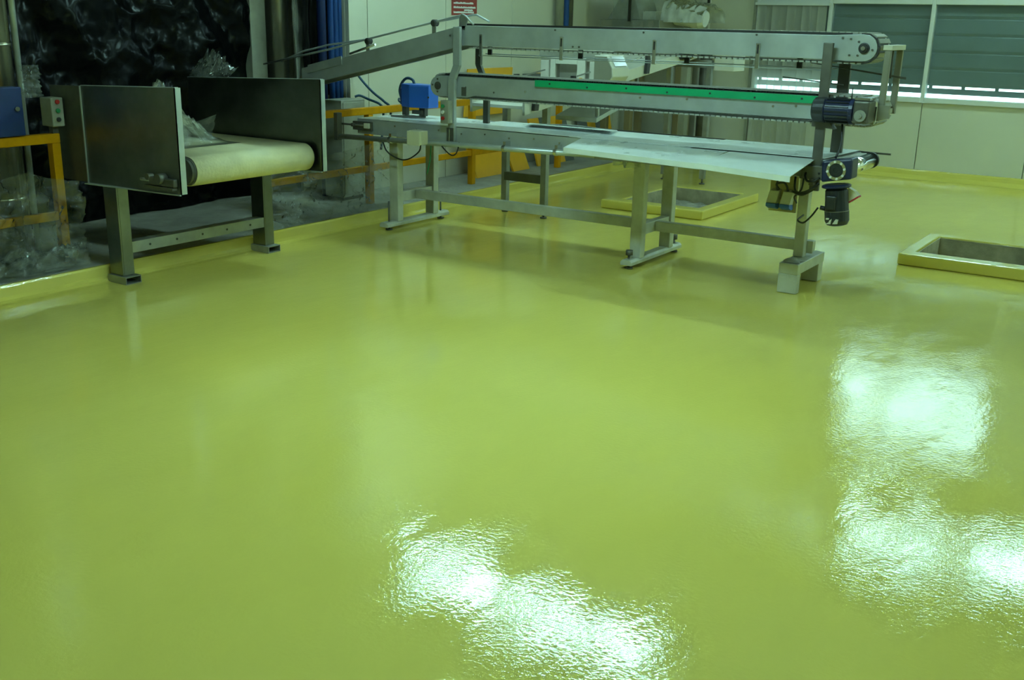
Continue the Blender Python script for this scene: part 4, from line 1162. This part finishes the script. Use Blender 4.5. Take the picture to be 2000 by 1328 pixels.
# tunnel body built around the opening
b.box(x0, x0+0.09, y0, y1, zc_(8.6)+0.10, z1-0.07).box(x1-0.10, x1, y0, y1, zc_(8.6)+0.10, z1-0.07).box(x0, x1, y0, y1, z1-0.07, z1)
build('body', b, 'enamel', md, bevel=0.006)
fr = MB()
fx0, fx1, fz0, fz1 = -5.30, -4.93, 1.10, 1.375
fr.box(fx0, fx0+0.055, 8.575, 8.60, fz0, fz1).box(fx1-0.085, fx1, 8.575, 8.60, fz0, fz1).box(fx0+0.055, fx1-0.085, 8.575, 8.60, fz1-0.06, fz1)
build('tunnel_frame', fr, 'enamel', md, bevel=0.004)
build('tunnel_back', MB().box(-5.32, -4.91, 8.78, 8.80, 1.11, 1.34), 'enamel', md)
build('warning_label', MB().box(-4.985, -4.955, 8.5735, 8.575, 1.17, 1.20), 'orange_yellow', md)
build('top_rim', MB().box(x0-0.008, x1+0.008, y0-0.012, y0-0.001, z1-0.035, z1+0.006), 'grey_paint', md)
build('top_lid', MB().prism([(x0, y0, z1+0.001), (x1, y0, z1+0.001), (x1-0.05, y1+0.1, z1+0.03), (x0+0.06, y1+0.1, z1+0.03)], (0, 0, 0.012)), 'enamel', md)
cp = build('control_panel', MB().prism([(-4.795, 8.50, 1.165), (-4.64, 8.50, 1.165), (-4.60, 8.50, 1.225), (-4.605, 8.50, 1.30), (-4.665, 8.50, 1.405), (-4.795, 8.50, 1.405)], (0, 0.30, 0)), 'enamel', md, bevel=0.006)
build('display', MB().prism([(-4.609, 8.54, 1.315), (-4.655, 8.54, 1.395), (-4.655, 8.76, 1.395), (-4.609, 8.76, 1.315)], (0.006, 0, 0.003)), 'steel_bright', cp)
build('side_plate', MB().prism([(-4.79, 8.494, 1.172), (-4.645, 8.494, 1.172), (-4.612, 8.494, 1.226), (-4.618, 8.494, 1.298), (-4.672, 8.494, 1.398), (-4.79, 8.494, 1.398)], (0, 0.006, 0)), 'enamel_dark', cp)

# ------------------------------------------------------------------ film-wrapped machine in the far corner
wm = thing('wrapped_machine', 'tall machine wrapped in milky plastic film in the far left corner', 'machine', (-6.1, 12.2, 0.0))
for x, y in ((-6.45, 11.75), (-6.12, 11.75), (-6.45, 12.65), (-5.90, 12.65)):
    build('column', MB().box(x-0.04, x+0.04, y-0.04, y+0.04, SLAB+0.001 if x < XK else 0.001, 1.55), 'tan_column', wm, bevel=0.004)
build('body', MB().box(-6.55, -5.75, 11.7, 12.7, 1.55, 1.72), 'enamel_dark', wm, bevel=0.01)
build('hopper', MB().prism([(-6.50, 11.8, 1.72), (-6.05, 11.8, 1.72), (-6.15, 11.8, 2.0), (-6.32, 11.8, 2.0)], (0, 0.5, 0)), 'grey_paint', wm, bevel=0.006)
build('small_box', MB().box(-6.05, -5.88, 11.85, 12.1, 1.721, 1.82), 'enamel', wm, bevel=0.006)
for x, y in ((-6.13, 11.66), (-5.66, 12.3), (-5.50, 12.5)):
    build('hanging_rod', MB().cyl((x, y, 1.70), (x, y, CEIL), 0.018, 10), 'rubber', wm)
g_ = MB()
def wr(u, v):
    t = math.pi*u
    c = cr(u*2, v*2, 1.7, 61.0)
    r = 0.30+0.05*c
    x = -5.80+v*0.52
    return (x+0.03*c, 12.15-r*math.cos(t)*1.1, 1.70+(0.30-0.12*v+0.05*c)*math.sin(t)**0.8)
g_.grid(wr, 30, 30)
build('film_wrap', g_, 'white_film', wm)
build('wrapped_drum', MB().lathe((-5.78, 12.15, 1.80), (1, 0, -0.15), [(0, 0.10), (0.02, 0.13), (0.36, 0.12), (0.42, 0.09)], 16), 'white', wm)
build('drum_support', MB().box(-5.62, -5.54, 12.1, 12.2, 0.001, 1.72), 'grey_paint', wm)
g_ = MB()
def wr2(u, v):
    c = cr(u*2, v*2, 1.6, 71.0)
    return (-6.38+u*0.62+0.03*c, 11.68+0.05*c, 1.62+v*0.85*(0.75+0.25*math.sin(math.pi*u)))
g_.grid(wr2, 26, 30)
build('film_wrap', g_, 'clear_film', wm)
# pipes and locker between machine and back wall
for k, (x, y, r, m_) in enumerate(((-5.99, 12.82, 0.05, 'steel_dull'), (-5.84, 12.85, 0.028, 'enamel'), (-5.62, 12.82, 0.075, 'steel_dark'))):
    p_ = build('service_pipe', MB().cyl((x, y, 0.001 if x > XK else SLAB+0.001), (x, y, 1.55 if k != 1 else 1.54), r, 14), m_)
    tag(p_, ['dull steel service pipe below the wrapped machine', 'thin pale service pipe below the wrapped machine', 'thick dark service pipe left of the cream corner post'][k], 'pipe', 'service pipes in the far corner')

# ------------------------------------------------------------------ strip curtain in front of the first window bay
sc_ = thing('strip_curtain', 'translucent plastic strip curtain hanging beside the windows', 'curtain', (-4.62, YB-0.10, 0.12))
nst = 9
sw = (WX[1]-0.03-WX[0]-0.02)/nst
for k in range(nst):
    xa = WX[0]+0.02+k*sw; yk = YB-0.095+(0.012 if k % 2 else 0.0)
    s_ = MB()
    s_.grid(lambda u, v: (xa-0.008+u*(sw+0.016), yk+0.010*math.sin(math.pi*u)+0.006*noise.noise(Vector((k*1.7, v*5, 0))), 0.125+v*1.80), 4, 14)
    build('curtain_strip', s_, 'strip_film', sc_)
build('curtain_rail', MB().box(WX[0]-0.02, WX[1]+0.0, YB-0.11, YB-0.06, 1.925, 1.955), 'window_frame', sc_)

# small rod by the right-hand pit
o = build('dark_rod', MB().cyl((-1.16, 9.20, 0.012), (-1.02, 9.36, 0.10), 0.010, 8), 'rubber')
tag(o, 'short dark rod at the right edge beyond the pit kerb', 'rod')
